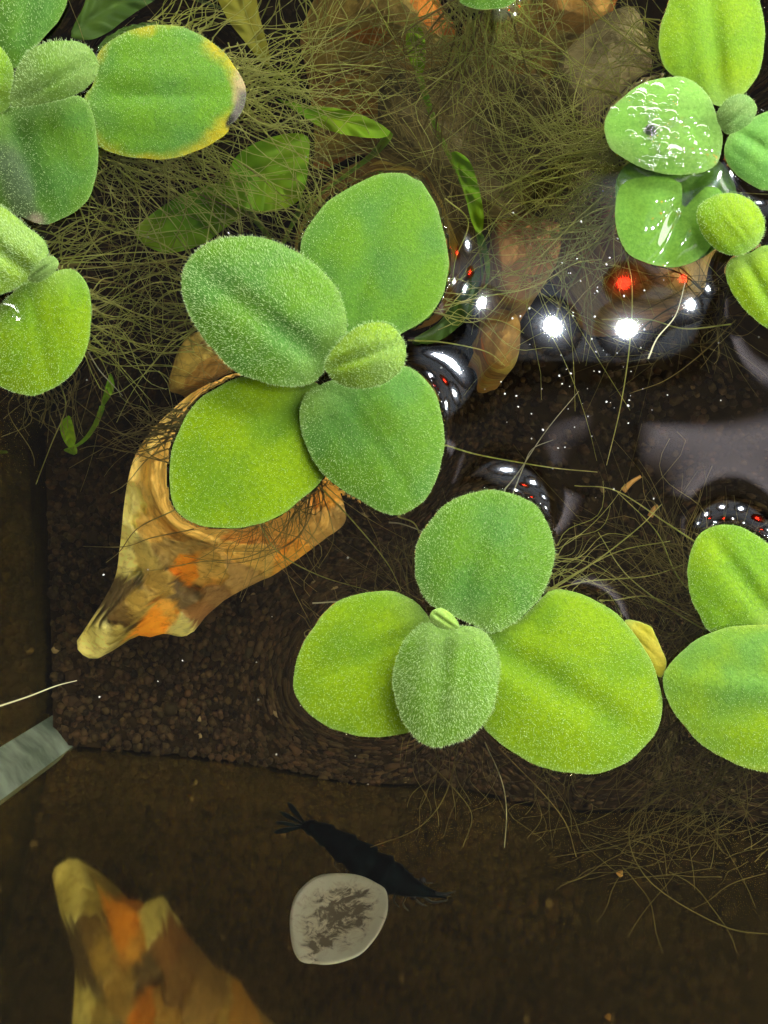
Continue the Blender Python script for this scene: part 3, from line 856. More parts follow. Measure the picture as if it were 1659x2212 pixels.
def root_ball(pl, start_px, fans, mat, mains=8, lat=70, lmin=.5, lmax=1.5, lr=0.006, name='fine_roots'):
    """fans: (angle degrees in the picture, half width, spread, drop) choices"""
    s = under(start_px[0], start_px[1], -0.06)
    LP, LR = [], []
    for k in range(mains):
        a0, hw, sp, dr = fans[k % len(fans)]
        a = math.radians(a0 + rng.uniform(-hw, hw))
        p = main_root(s + np.array([rng.uniform(-.12, .12), rng.uniform(-.12, .12), 0]), a, sp * rng.uniform(.6, 1.15), dr * rng.uniform(.6, 1.2))
        p[:, 2] = np.minimum(p[:, 2], -0.06)
        p = p[inside(p, 0.1)]
        if len(p) < 4: continue
        V, F = tubes([spline(p, 26)], [0.014], 5, 0.4)
        mesh('root', V, F, mat, pl)
        a_, b_ = laterals(p, lat, lmin, lmax, lr)
        LP += a_; LR += b_
    LP2, LR2 = [], []
    for p, r in zip(LP, LR):
        if inside(p, 0.05).all(): LP2.append(p); LR2.append(r)
    V, F = tubes(LP2, LR2, 3, 0.4)
    o = mesh(name, V, F, mat, pl); o['kind'] = 'stuff'
    return o


root_ball(pD, (120, 240), [(-25, 25, 3.0, 2.5), (-55, 25, 2.6, 3.5), (10, 20, 3.2, 2.5)], M_ROOTD, 6, 12, .8, 2.2, .0065)
root_ball(pE, (110, 580), [(10, 30, 1.6, 3.0), (-50, 30, 1.2, 4.0), (40, 30, 2.0, 3.0)], M_ROOTD, 5, 12, .7, 1.8, .006)
root_ball(pA, (690, 800), [(150, 40, 2.2, 3.0), (-105, 35, 1.2, 4.0), (100, 40, 1.9, 3.0), (200, 25, 1.7, 4.0)], M_ROOTD, 8, 14, .6, 1.8, .006)
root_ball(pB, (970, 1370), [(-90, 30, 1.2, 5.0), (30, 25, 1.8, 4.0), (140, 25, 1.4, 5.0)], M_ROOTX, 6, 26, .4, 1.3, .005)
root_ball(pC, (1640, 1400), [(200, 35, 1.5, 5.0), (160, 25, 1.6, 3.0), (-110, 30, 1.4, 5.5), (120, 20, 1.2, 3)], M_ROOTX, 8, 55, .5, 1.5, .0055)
root_ball(pF, (1480, 300), [(190, 25, 2.6, 3.0), (160, 30, 2.6, 4.0), (225, 20, 1.6, 4.0)], M_ROOT, 9, 24, .7, 1.8, .006)
root_ball(pH, (1060, -40), [(-75, 25, 2.0, 3.0), (-100, 30, 2.3, 4.5), (-140, 25, 2.6, 3.0), (-45, 20, 2.4, 3.5), (-115, 30, 3.0, 3.0)], M_ROOTD, 8, 30, .6, 1.9, .006)
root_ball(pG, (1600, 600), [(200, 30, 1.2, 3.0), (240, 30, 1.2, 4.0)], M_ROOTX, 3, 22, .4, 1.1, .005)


def traced_root(pl, pts, z0, z1, mat=None, r=0.010, name='root'):
    p = spline(pts, 24)
    z = np.linspace(z0, z1, 24)
    P = under(p[:, 0], p[:, 1], z)
    V, F = tubes([P], [r], 5, 0.45)
    return mesh(name, V, F, mat or M_ROOT, pl)


# long single roots that can be followed one by one
for pl, pts, z0, z1, mt in [
    (pD, [(205, 330), (330, 385), (470, 470), (590, 560)], -.1, -.9, M_ROOT),
    (pD, [(230, 345), (340, 375), (480, 400), (660, 430)], -.1, -.8, M_ROOT),
    (pD, [(260, 345), (380, 365), (520, 445), (560, 520)], -.1, -1.2, M_ROOT),
    (pD, [(300, 345), (420, 395), (540, 470), (640, 500)], -.1, -1.0, M_ROOT),
    (pD, [(215, 345), (300, 440), (350, 540), (380, 640), (420, 760)], -.1, -1.4, M_ROOT),
    (pD, [(240, 350), (330, 430), (400, 520), (430, 600)], -.1, -1.0, M_ROOT),
    (pD, [(520, 200), (580, 190), (700, 210), (820, 200)], -.1, -.9, M_ROOT),
    (pD, [(525, 215), (590, 250), (640, 330), (720, 390), (800, 430)], -.1, -.9, M_ROOT),
    (pD, [(500, 270), (560, 300), (640, 330), (780, 400)], -.1, -.8, M_ROOT),
    (pD, [(530, 180), (600, 160), (700, 140), (860, 150), (980, 190)], -.2, -1.0, M_ROOT),
    (pD, [(525, 170), (640, 175), (760, 150), (920, 110)], -.2, -1.2, M_ROOT),
    (pD, [(480, 110), (560, 90), (700, 60), (800, 30)], -.2, -1.2, M_ROOT),
    (pE, [(130, 560), (230, 550), (330, 545), (440, 560)], -.08, -.6, M_ROOT),
    (pE, [(195, 640), (300, 680), (400, 730), (520, 800)], -.1, -1.6, M_ROOT),
    (pE, [(195, 700), (290, 740), (400, 750), (480, 740)], -.1, -1.2, M_ROOT),
    (pE, [(190, 760), (215, 800), (245, 833), (265, 855)], -.03, -.2, M_ROOTP),
    (pE, [(130, 830), (140, 880), (110, 960), (78, 1045)], -.2, -1.6, M_ROOT),
    (pA, [(400, 700), (440, 560), (450, 500), (470, 400), (520, 250)], -.2, -1.2, M_ROOT),
    (pA, [(420, 760), (330, 760), (250, 720), (200, 690)], -.2, -1.2, M_ROOT),
    (pA, [(400, 900), (330, 930), (240, 960), (150, 1010)], -.2, -2.2, M_ROOTD),
    (pA, [(370, 1000), (310, 985), (260, 965), (200, 930)], -.2, -2.2, M_ROOTD),
    (pA, [(380, 1100), (300, 1140), (260, 1190), (230, 1215)], -.2, -2.0, M_ROOTD),
    (pA, [(420, 1140), (330, 1160), (270, 1180), (180, 1180)], -.2, -2.0, M_ROOTD),
    (pA, [(650, 1090), (560, 1190), (430, 1210), (330, 1230)], -.2, -2.0, M_ROOTD),
    (pA, [(670, 1070), (640, 1160), (520, 1210), (400, 1195)], -.2, -2.2, M_ROOTD),
    (pA, [(685, 1050), (690, 1120), (640, 1190), (540, 1250)], -.2, -2.4, M_ROOTD),
    (pA, [(690, 1050), (715, 1120), (720, 1170), (690, 1230)], -.2, -2.4, M_ROOTD),
    (pA, [(680, 1060), (660, 1130), (600, 1180), (470, 1180)], -.2, -2.0, M_ROOTD),
    (pA, [(560, 1130), (600, 1190), (680, 1240), (800, 1290)], -.2, -1.6, M_ROOT),
    (pA, [(690, 1050), (760, 1120), (840, 1220), (870, 1290)], -.15, -.9, M_ROOT),
    (pA, [(860, 1115), (895, 1130), (910, 1165), (900, 1190)], -.1, -.5, M_ROOT),
    (pA, [(960, 660), (1050, 640), (1150, 620), (1240, 570), (1300, 560)], -.1, -.5, M_ROOT),
    (pA, [(880, 735), (960, 740), (1050, 760), (1090, 790)], -.1, -.5, M_ROOT),
    (pA, [(955, 960), (1040, 985), (1180, 1010), (1290, 1020)], -.1, -.7, M_ROOT),
    (pA, [(960, 430), (1010, 480), (980, 560), (970, 620)], -.1, -.5, M_ROOT),
    (pB, [(1160, 1290), (1240, 1240), (1340, 1190), (1450, 1170)], -.08, -.6, M_ROOT),
    (pB, [(1190, 1275), (1290, 1210), (1380, 1140), (1430, 1090)], -.08, -.6, M_ROOT),
    (pB, [(1120, 1300), (1250, 1260), (1400, 1245), (1510, 1210)], -.08, -.6, M_ROOT),
    (pB, [(1200, 1270), (1300, 1300), (1400, 1290), (1500, 1330)], -.08, -.9, M_ROOT),
    (pB, [(1070, 1110), (1100, 1080), (1130, 1010), (1150, 970), (1195, 950)], -.03, -.1, M_ROOTP),
    (pB, [(1080, 1070), (1120, 1020), (1180, 930), (1250, 845)], -.03, -.2, M_ROOTP),
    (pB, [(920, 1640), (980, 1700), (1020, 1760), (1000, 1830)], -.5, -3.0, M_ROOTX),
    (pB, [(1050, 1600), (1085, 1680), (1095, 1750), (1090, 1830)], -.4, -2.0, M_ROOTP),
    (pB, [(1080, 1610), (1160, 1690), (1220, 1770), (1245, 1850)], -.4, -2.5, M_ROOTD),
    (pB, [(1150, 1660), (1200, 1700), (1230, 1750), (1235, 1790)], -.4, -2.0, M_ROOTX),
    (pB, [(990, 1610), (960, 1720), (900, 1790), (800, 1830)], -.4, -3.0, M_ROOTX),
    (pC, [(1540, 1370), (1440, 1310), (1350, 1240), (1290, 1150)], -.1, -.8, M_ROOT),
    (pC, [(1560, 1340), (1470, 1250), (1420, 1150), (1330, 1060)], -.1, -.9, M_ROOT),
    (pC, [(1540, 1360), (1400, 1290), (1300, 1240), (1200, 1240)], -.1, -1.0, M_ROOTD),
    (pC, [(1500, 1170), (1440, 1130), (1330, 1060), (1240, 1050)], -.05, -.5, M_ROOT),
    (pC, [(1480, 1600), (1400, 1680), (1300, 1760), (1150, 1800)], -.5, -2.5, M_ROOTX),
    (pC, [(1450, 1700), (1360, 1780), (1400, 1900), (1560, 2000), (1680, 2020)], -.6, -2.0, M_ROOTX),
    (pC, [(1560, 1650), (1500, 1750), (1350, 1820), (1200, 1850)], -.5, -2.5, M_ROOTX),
    (pF, [(1310, 320), (1200, 340), (1100, 400), (960, 430)], -.1, -.9, M_ROOT),
    (pF, [(1310, 350), (1230, 420), (1130, 440), (1010, 520)], -.1, -.7, M_ROOT),
    (pF, [(1330, 400), (1250, 470), (1160, 560), (1090, 600)], -.1, -.5, M_ROOT),
    (pF, [(1330, 430), (1290, 520), (1200, 560), (1060, 600)], -.1, -.6, M_ROOT),
    (pF, [(1420, 130), (1350, 80), (1290, 30), (1240, -20)], -.1, -.8, M_ROOT),
    (pF, [(1440, 150), (1390, 110), (1350, 60), (1320, 0)], -.1, -.8, M_ROOT),
    (pF, [(1340, 370), (1290, 330), (1240, 250), (1260, 150), (1290, 90)], -.1, -.9, M_ROOT),
    (pF, [(1350, 540), (1365, 620), (1360, 745), (1340, 880), (1310, 1005)], -.04, -.5, M_ROOT),
    (pF, [(1360, 540), (1320, 640), (1350, 700), (1380, 760)], -.3, -1.4, M_ROOTD),
    (pG, [(1580, 700), (1480, 710), (1400, 690), (1300, 690)], -.08, -.4, M_ROOT),
    (pG, [(1590, 690), (1520, 760), (1440, 820), (1360, 850)], -.1, -.9, M_ROOTD),
    (pH, [(1060, 20), (1060, 100), (1030, 200), (1010, 270)], -.2, -1.4, M_ROOTD),
    (pH, [(1080, 20), (1190, 90), (1300, 170), (1400, 210)], -.2, -1.2, M_ROOT),
    (pH, [(1000, 10), (920, 80), (840, 110), (700, 110)], -.2, -1.2, M_ROOT),
    (pH, [(990, 0), (900, 40), (800, 60), (640, 150)], -.2, -1.4, M_ROOT),
    (pH, [(1020, 20), (980, 130), (900, 220), (780, 270)], -.2, -1.3, M_ROOT),
]:
    traced_root(pl, pts, z0, z1, mt, r=0.010 if mt is M_ROOT else 0.008)

# more loose-lying root threads under the surface, upper part of the picture
def thread_mass(pl, n, box, angs, zr, L, mat, r=.0065):
    P = []; R = []
    for k in range(n):
        x = rng.uniform(box[0], box[2]); y = rng.uniform(box[1], box[3]); a = math.radians(rng.choice(angs) + rng.normal(0, 22))
        l = rng.uniform(*L); t = np.linspace(0, 1, 10)
        c = rng.normal(0, .35)
        px = x + l * (t * math.cos(a) - c * t ** 2 * math.sin(a)); py = y - l * (t * math.sin(a) + c * t ** 2 * math.cos(a))
        z0 = rng.uniform(*zr)
        q = under(px, py, z0 - rng.uniform(0, .8) * t)
        if inside(q, .1).all(): P.append(wob(q, .03, 0, 2)); R.append(r * rng.uniform(.6, 1.3))
    V, F = tubes(P, R, 3, .4)
    o = mesh('drifting_roots', V, F, mat, pl); o['kind'] = 'stuff'


thread_mass(pH, 60, (540, 20, 1200, 380), (0, 15, -15, 170, -60, 60), (-2.5, -.3), (100, 330), M_ROOT, .006)
thread_mass(pH, 60, (830, 60, 1250, 420), (80, 100, 0, 30, -30, 150), (-3.5, -1.0), (60, 200), M_ROOTD, .006)
thread_mass(pC, 100, (1330, 1660, 1680, 1900), (20, 160, 200, -20, 60), (-4.0, -1.0), (70, 220), M_ROOTX, .005)


def fan(pl, n, a, b, ang, L, zd, mat, r=.0088, curl=.35):
    """strands that leave a leaf rim (a to b) and sweep outwards under the water"""
    P = []; R = []
    for k in range(n):
        q = rng.uniform(0, 1); x = a[0] + (b[0] - a[0]) * q + rng.normal(0, 12); y = a[1] + (b[1] - a[1]) * q + rng.normal(0, 12)
        th = math.radians(rng.uniform(*ang)); l = rng.uniform(*L) * rng.uniform(.6, 1)
        t = np.linspace(-.12, 1, 14); c = rng.normal(0, curl); e = rng.normal(0, .12)
        u = t * l; w = (c * t ** 2 + e * np.sin(t * rng.uniform(4, 9))) * l
        px = x + u * math.cos(th) + w * math.sin(th); py = y - (u * math.sin(th) - w * math.cos(th))
        z = -rng.uniform(.05, .35) - rng.uniform(*zd) * np.clip(t, 0, 1) ** 1.3
        p = under(px, py, z)
        if inside(p, .1).all():
            P.append(p); R.append(r * rng.uniform(.55, 1.25))
    V, F = tubes(P, R, 3, .45)
    o = mesh('root_fan', V, F, mat, pl); o['kind'] = 'stuff'


fan(pD, 70, (225, 330), (460, 315), (-68, -12), (200, 470), (.2, 1.5), M_ROOT)
fan(pD, 80, (515, 120), (525, 260), (-38, 28), (150, 430), (.2, 1.5), M_ROOT)
fan(pD, 34, (205, 300), (170, 450), (-55, 5), (150, 380), (.3, 2.0), M_ROOT)
fan(pD, 30, (300, 55), (460, 85), (10, 75), (80, 260), (.3, 1.8), M_ROOT)
fan(pE, 45, (195, 610), (180, 780), (-48, 28), (120, 340), (.2, 2.0), M_ROOT)
fan(pE, 28, (110, 500), (150, 570), (-10, 45), (120, 330), (.2, 1.5), M_ROOT)
fan(pE, 26, (60, 845), (180, 800), (-110, -55), (70, 170), (.4, 2.5), M_ROOTD)
fan(pA, 36, (420, 560), (420, 740), (140, 215), (120, 300), (.2, 2.0), M_ROOT)
fan(pA, 45, (370, 960), (400, 880), (165, 220), (80, 230), (.4, 2.6), M_ROOTD)
fan(pA, 30, (650, 540), (720, 440), (95, 175), (100, 260), (.3, 1.6), M_ROOT)
fan(pA, 55, (560, 1110), (700, 1040), (-165, -75), (110, 270), (.3, 2.4), M_ROOTD, .0065, .6)
fan(pA, 14, (960, 620), (965, 700), (-20, 30), (80, 260), (.1, .8), M_ROOT)
fan(pH, 75, (985, 15), (1115, 10), (-145, -35), (150, 430), (.3, 2.4), M_ROOT, .0075)
fan(pH, 45, (560, -25), (1250, -25), (-130, -50), (120, 350), (.3, 2.4), M_ROOT)
fan(pF, 110, (1310, 270), (1345, 470), (155, 235), (150, 430), (.2, 1.8), M_ROOT)
fan(pF, 36, (1425, 50), (1440, 150), (120, 205), (80, 260), (.2, 1.6), M_ROOT)
fan(pC, 55, (1490, 1220), (1540, 1370), (95, 190), (120, 330), (.1, 1.6), M_ROOTD, .0055)
fan(pC, 55, (1450, 1560), (1620, 1680), (185, 265), (100, 370), (.8, 3.5), M_ROOTX, .006)
fan(pB, 32, (890, 1605), (1250, 1675), (-125, -55), (60, 210), (.6, 3.0), M_ROOTX, .005)
fan(pB, 22, (1190, 1180), (1190, 1270), (-20, 50), (80, 280), (.1, .8), M_ROOT, .006)
fan(pB, 14, (640, 1400), (900, 1290), (60, 150), (60, 200), (.2, 1.4), M_ROOTD, .006)
fan(pG, 10, (1570, 620), (1640, 710), (190, 255), (80, 240), (.2, 1.4), M_ROOTD, .006)

# ------------------------------------------------------------------ the water surface, lifted at the leaf rims
def water_surface():
    dx = 0.025
    xs = np.arange(-4.9, 4.9001, dx); ys = np.arange(-6.2, 6.2001, dx)
    X, Y = np.meshgrid(xs, ys, indexing='ij')
    PX = X / K + CX; PY = CY - Y / K
    P = np.stack([PX, PY], -1)
    fix = np.zeros(X.shape, bool); val = np.zeros(X.shape)
    for o, h in FOOT:
        r = o.rho(P)
        inn = r < 0.985
        val = np.where(inn, np.maximum(val, h), val); fix |= inn
    z = np.where(fix, val, 0.0)
    lam = 0.36
    k = dx * dx / lam ** 2
    for it in range(900):
        a = np.pad(z, 1, mode='edge')
        nb = a[2:, 1:-1] + a[:-2, 1:-1] + a[1:-1, 2:] + a[1:-1, :-2]
        z = np.where(fix, val, 0.2 * z + 0.8 * nb / (4 + k))
    z = np.where(fix, val - 0.045, z)
    # drop below the leaf blades, keep the rim contact
    # faint waves
    amp = 0.0006
    w = amp * (np.sin(X * 2.1 + Y * 1.3 + .6) + np.sin(X * -1.2 + Y * 2.6 + 2.0) + .6 * np.sin(X * 3.7 + Y * .9))
    z = z + np.where(fix, 0, w)
    ox = np.concatenate([[corner[0] - 1.6, -7.0], xs, [7, 12, 18, corner[0] + TW]])
    oy = np.concatenate([ys, [7.5, 11, 15, corner[1] + TD]])
    Z = np.zeros((len(ox), len(oy))); Z[2:2 + len(xs), :len(ys)] = z
    XX, YY = np.meshgrid(ox, oy, indexing='ij')
    PTS = np.stack([XX, YY], -1)
    # clip to the panes
    nf = np.array([-fdir[1], fdir[0]]); nl = np.array([ldir[1], -ldir[0]])
    for nn in (nf, nl):
        d = (PTS - corner) @ nn
        PTS = PTS + np.clip(0.006 - d, 0, None)[..., None] * nn
    V = np.c_[PTS.reshape(-1, 2), Z.reshape(-1)]
    ny = len(oy)
    i = np.arange(len(ox) - 1)[:, None] * ny; j = np.arange(ny - 1)[None, :]
    F = np.stack([i + j, i + ny + j, i + ny + j + 1, i + j + 1], -1).reshape(-1, 4)
    a = V[F]; ar = np.linalg.norm(np.cross(a[:, 2] - a[:, 0], a[:, 3] - a[:, 1]), axis=1)
    F = F[ar > 1e-6]
    o = mesh('water', V, F, M_WATER)
    tag(o, kind='structure')
    return o


water_surface()


# ------------------------------------------------------------------ stones
def stone(px_pts, zref, ztop, label, mat, seed, base_z=-DEPTH - 0.3, facets=11, rough=0.25, group=None, slope=None, steep=1.4, sites=None, foot=1.0):
    P = under([p[0] for p in px_pts], [p[1] for p in px_pts], zref)[:, :2]
    ok = Outline(P)
    r_ = np.random.default_rng(seed)
    NA, NR = (150, 44) if sites else (90, 26)
    th = np.linspace(0, 2 * np.pi, NA, endpoint=False)
    rho = np.linspace(0, 1, NR + 1)[1:]
    Q = np.vstack([ok.c[None]] + [ok.pt(th, np.full(NA, q)) for q in rho])
    r = np.concatenate([[0], np.repeat(rho, NA)])
    size = math.sqrt(ok.area / math.pi)
    d = (Q - ok.c) / size
    z = np.full(len(Q), ztop)
    for k in range(facets):
        a = r_.uniform(0, 6.283); g = r_.uniform(.15, 1.2) * steep
        z = np.minimum(z, ztop + size * (r_.uniform(0.05, .75) - g * (d[:, 0] * math.cos(a) + d[:, 1] * math.sin(a))))
    if slope is not None:
        z = z + slope[0] * d[:, 0] + slope[1] * d[:, 1]
    z = z + rough * (vnoise(Q, 0.9, seed) + 0.5 * vnoise(Q, 2.3, seed + 3) + .25 * np.abs(vnoise(Q, 5.0, seed + 6)))
    cols = None
    if sites:
        sp = under([q[0] for q in sites], [q[1] for q in sites], zref)[:, :2]
        W = Q + 0.22 * np.stack([vnoise(Q, 1.6, 31), vnoise(Q, 1.6, 37)], -1) + .07 * np.stack([vnoise(Q, 6., 41), vnoise(Q, 6., 43)], -1)
        dd = np.linalg.norm(W[:, None] - sp[None], axis=2)
        wt = np.exp(-(dd - dd.min(1, keepdims=True)) / 0.03); wt /= wt.sum(1, keepdims=True)
        pc = np.array([q[2] for q in sites])
        cols = (wt @ pc) * (1 + .28 * vnoise(Q, 2.6, 51) + .18 * vnoise(Q, 8., 53))[:, None]
        gr = r_.normal(0, .5, (len(sites), 2)); of = r_.uniform(-.30, .30, len(sites))
        pl_ = of[None] + np.einsum('nkd,kd->nk', Q[:, None] - sp[None], gr)
        z = z + (wt * pl_).sum(1)
        cols = np.vstack([cols, cols[-NA:] * .8])
    z = np.maximum(z, base_z + 0.3 + .55 * (1 - smooth01(r, .93, 1.0)) + .25)
    fall = smooth01(r, 0.9, 1.0)
    z = z * (1 - 0.35 * fall) + (zref - .2) * 0.35 * fall
    V = np.c_[Q, z]
    # skirt down into the soil
    rim = V[-NA:].copy()
    low = rim.copy(); low[:, :2] = ok.c + (rim[:, :2] - ok.c) * np.where(rim[:, :1] < ok.c[0], foot, 1.0) + 0.12 * np.c_[np.cos(th * 5), np.sin(th * 4)]; low[:, 2] = base_z
    V = np.vstack([V, low])
    F = []
    for i in range(NA): F.append([0, 1 + i, 1 + (i + 1) % NA])
    for k in range(NR):
        a = 1 + k * NA; b = a + NA
        for i in range(NA):
            j = (i + 1) % NA; F.append([a + i, b + i, b + j, a + j])
    o = mesh('stone', V, F, mat, base=np.array([*ok.c, base_z]), smooth=True, cols=cols)
    o.data.polygons.foreach_set('use_smooth', np.full(len(o.data.polygons), True))
    return tag(o, label, 'stone', group or 'stones on the tank floor')


Zs = -DEPTH
M_PATCH = bpy.data.materials.new('patched_stone'); M_PATCH.use_nodes = True
nt = M_PATCH.node_tree; pb_ = nt.nodes['Principled BSDF']; pb_.inputs['Roughness'].default_value = .8; pb_.inputs['Specular IOR Level'].default_value = .15
vc_ = N(nt, 'ShaderNodeVertexColor', layer_name='Col'); n1_ = N(nt, 'ShaderNodeTexNoise', Scale=5.0, Detail=8.0, Roughness=.6)
tc_ = N(nt, 'ShaderNodeTexCoord'); nt.links.new(tc_.outputs['Object'], n1_.inputs['Vector'])
rm_ = ramp(nt, [(.34, (.74, .70, .62)), (.5, (1.15, 1.15, 1.12))]); nt.links.new(n1_.outputs['Fac'], rm_.inputs[0])
mx_ = N(nt, 'ShaderNodeMix', data_type='RGBA', blend_type='MULTIPLY'); mx_.inputs['Factor'].default_value = .8
nt.links.new(vc_.outputs['Color'], mx_.inputs['A']); nt.links.new(rm_.outputs[0], mx_.inputs['B']); nt.links.new(mx_.outputs['Result'], pb_.inputs['Base Color'])
bp_ = N(nt, 'ShaderNodeBump', Strength=.5, Distance=.15); nt.links.new(n1_.outputs['Fac'], bp_.inputs['Height']); nt.links.new(bp_.outputs[0], pb_.inputs['Normal'])
PY, OR, OR2, GB, BR2 = (.97, .88, .32), (.97, .36, .02), (.90, .46, .07), (.20, .14, .06), (.46, .28, .08)
def ochre_stone():
    """undercut wedge rising from its low tip (front left) to a high back"""
    outline = [(165, 1390), (180, 1365), (210, 1320), (250, 1250), (265, 1180), (288, 1080), (325, 985), (400, 930), (520, 900), (650, 890), (750, 970), (765, 1050), (745, 1105), (705, 1145), (620, 1215), (520, 1270), (450, 1320), (415, 1365), (390, 1374), (355, 1368), (325, 1376), (295, 1374), (240, 1408), (205, 1424), (175, 1412)]
    sites = [
          (185, 1395, PY), (215, 1385, PY), (255, 1385, (.42, .33, .07)), (235, 1310, GB), (262, 1330, (.30, .19, .06)), (270, 1265, GB), (300, 1310, (.60, .40, .09)), (335, 1330, OR), (320, 1355, OR), (365, 1310, OR2),
          (400, 1350, PY), (430, 1330, (.35, .17, .05)), (270, 1210, PY), (285, 1150, PY), (300, 1090, PY), (325, 1180, (.62, .47, .14)), (345, 1130, (.72, .44, .10)), (355, 1250, (.58, .38, .09)), (395, 1280, GB), (400, 1215, OR),
          (375, 1180, (.45, .30, .09)), (450, 1230, (.80, .52, .13)), (470, 1280, (.36, .20, .06)), (520, 1230, BR2), (560, 1180, (.85, .58, .15)), (620, 1180, OR2), (680, 1120, (.60, .36, .09)), (600, 1090, (.85, .5, .12)), (420, 1000, (.8, .5, .12)),
          (340, 1010, (.90, .66, .20)), (400, 960, (.88, .62, .18)), (560, 950, (.85, .5, .12)), (700, 1000, OR2), (760, 1080, BR2)]
    o = Outline(outline)
    r_ = np.random.default_rng(11)
    NA, NR = 170, 46
    th = np.linspace(0, 2 * np.pi, NA, endpoint=False); rho = np.linspace(0, 1, NR + 1)[1:]
    P = np.vstack([o.c[None]] + [o.pt(th, np.full(NA, q)) for q in rho]); r = np.concatenate([[0], np.repeat(rho, NA)])
    sp = np.array([q[:2] for q in sites], float); pc = np.array([q[2] for q in sites])
    W = P + 17 * np.stack([vnoise(P, 1 / 45., 31), vnoise(P, 1 / 45., 37)], -1) + 7 * np.stack([vnoise(P, 1 / 12., 41), vnoise(P, 1 / 12., 43)], -1)
    dd = np.linalg.norm(W[:, None] - sp[None], axis=2)
    wt = np.exp(-(dd - dd.min(1, keepdims=True)) / 2.0); wt /= wt.sum(1, keepdims=True)
    cols = (wt @ pc) * (1 + .22 * vnoise(P, 1 / 30., 51) + .16 * vnoise(P, 1 / 9., 53))[:, None]
    gr = r_.normal(0, .0085, (len(sites), 2)); of = r_.uniform(-.28, .28, len(sites))
    z = Zs + 1.9 + 0.0118 * (1400 - P[:, 1]) + 0.5 * (1 - r ** 2)
    z = z + (wt * (of[None] + np.einsum('nkd,kd->nk', P[:, None] - sp[None], gr))).sum(1)
    z = z + .16 * vnoise(P, 1 / 40., 61) + .09 * vnoise(P, 1 / 14., 63) + .05 * vnoise(P, 1 / 6., 65)
    z = z - .35 * smooth01(r, .86, 1.0)
    V = under(P[:, 0], P[:, 1], z)
    rim = V[-NA:]; c0 = V[0]
    rings = [V]; cl = [cols]
    for q, f in ((.25, .97), (.6, .86), (1.0, .74)):
        R_ = rim.copy(); R_[:, :2] = c0[:2] + (rim[:, :2] - c0[:2]) * (f + .05 * np.sin(th * 7 + q * 9))[:, None]
        R_[:, 2] = rim[:, 2] * (1 - q) + (Zs - .3) * q
        rings.append(R_); cl.append(cols[-NA:] * .95)
    V = np.vstack(rings); cols = np.vstack(cl)
    F = [[0, 1 + i, 1 + (i + 1) % NA] for i in range(NA)]
    for k in range(NR + 2):
        a = 1 + k * NA; b = a + NA
        for i in range(NA):
            j = (i + 1) % NA; F.append([a + i, b + i, b + j, a + j])
    ob = mesh('stone', V, F, M_PATCH, base=np.array([c0[0], c0[1], Zs - .3]), cols=cols)
    tag(ob, 'wedge-shaped ochre and orange stone below the largest rosette, mirrored in the front glass', 'stone', 'stones on the tank floor')


ochre_stone()
stone([(395, 800), (420, 745), (470, 735), (540, 770), (600, 830), (560, 890), (470, 900), (400, 870)],
      Zs + 2.5, Zs + 4.0, 'orange brown stone half hidden between the two left leaves of the largest rosette', M_STONE, 23, rough=.4)
stone([(1050, 470), (1090, 420), (1150, 410), (1190, 450), (1200, 540), (1170, 620), (1110, 660), (1060, 640), (1040, 560)],
      -15.5, -13.5, 'brown stone under the lamp reflections in the right half', M_STONEB, 12, rough=.5)
stone([(1025, 700), (1060, 670), (1105, 700), (1115, 760), (1095, 805), (1050, 800), (1025, 760)],
      -17.0, -15.5, 'small yellow stone right of the largest rosette, below the lamp reflections', M_STONE, 22, rough=.4)
stone([(1195, 170), (1230, 120), (1290, 85), (1350, 95), (1400, 150), (1400, 220), (1350, 290), (1280, 330), (1220, 300), (1190, 240)],
      -8.0, -6.0, 'rounded olive grey stone left of the wet rosette', M_STONEG, 13, rough=.3, facets=7)
stone([(1010, 40), (1080, -40), (1220, -70), (1340, -20), (1320, 60), (1280, 105), (1190, 100), (1120, 110), (1050, 100)],
      -10.0, -8.0, 'orange and yellow stone at the top edge beside the single leaf tip', M_STONE, 14, rough=.4)
stone([(640, 80), (690, -10), (800, -60), (940, -40), (1000, 30), (970, 110), (880, 110), (800, 80), (720, 95), (680, 110)],
      -11.0, -9.0, 'brown orange stone at the top edge behind the root tangle', M_STONE, 15, rough=.4)
stone([(820, 200), (900, 120), (1040, 110), (1170, 180), (1200, 300), (1150, 420), (1020, 450), (900, 400), (840, 320)],
      -12.5, -10.5, 'mossy brown stone hidden in the root tangle right of the yellow-rimmed leaf', M_STONEG, 16, rough=.5)
stone([(1270, 420), (1300, 330), (1420, 300), (1560, 380), (1600, 520), (1560, 620), (1430, 640), (1350, 600), (1290, 540)],
      -16.0, -14.0, 'orange brown stone under the drowned leaf', M_STONEB, 17, rough=.5)
stone([(745, 480), (780, 430), (850, 420), (910, 460), (925, 540), (880, 600), (800, 600), (755, 550)],
      Zs + 4.0, Zs + 6.0, 'yellow ochre stone under the top leaf of the largest rosette', M_STONE, 18, rough=.4)


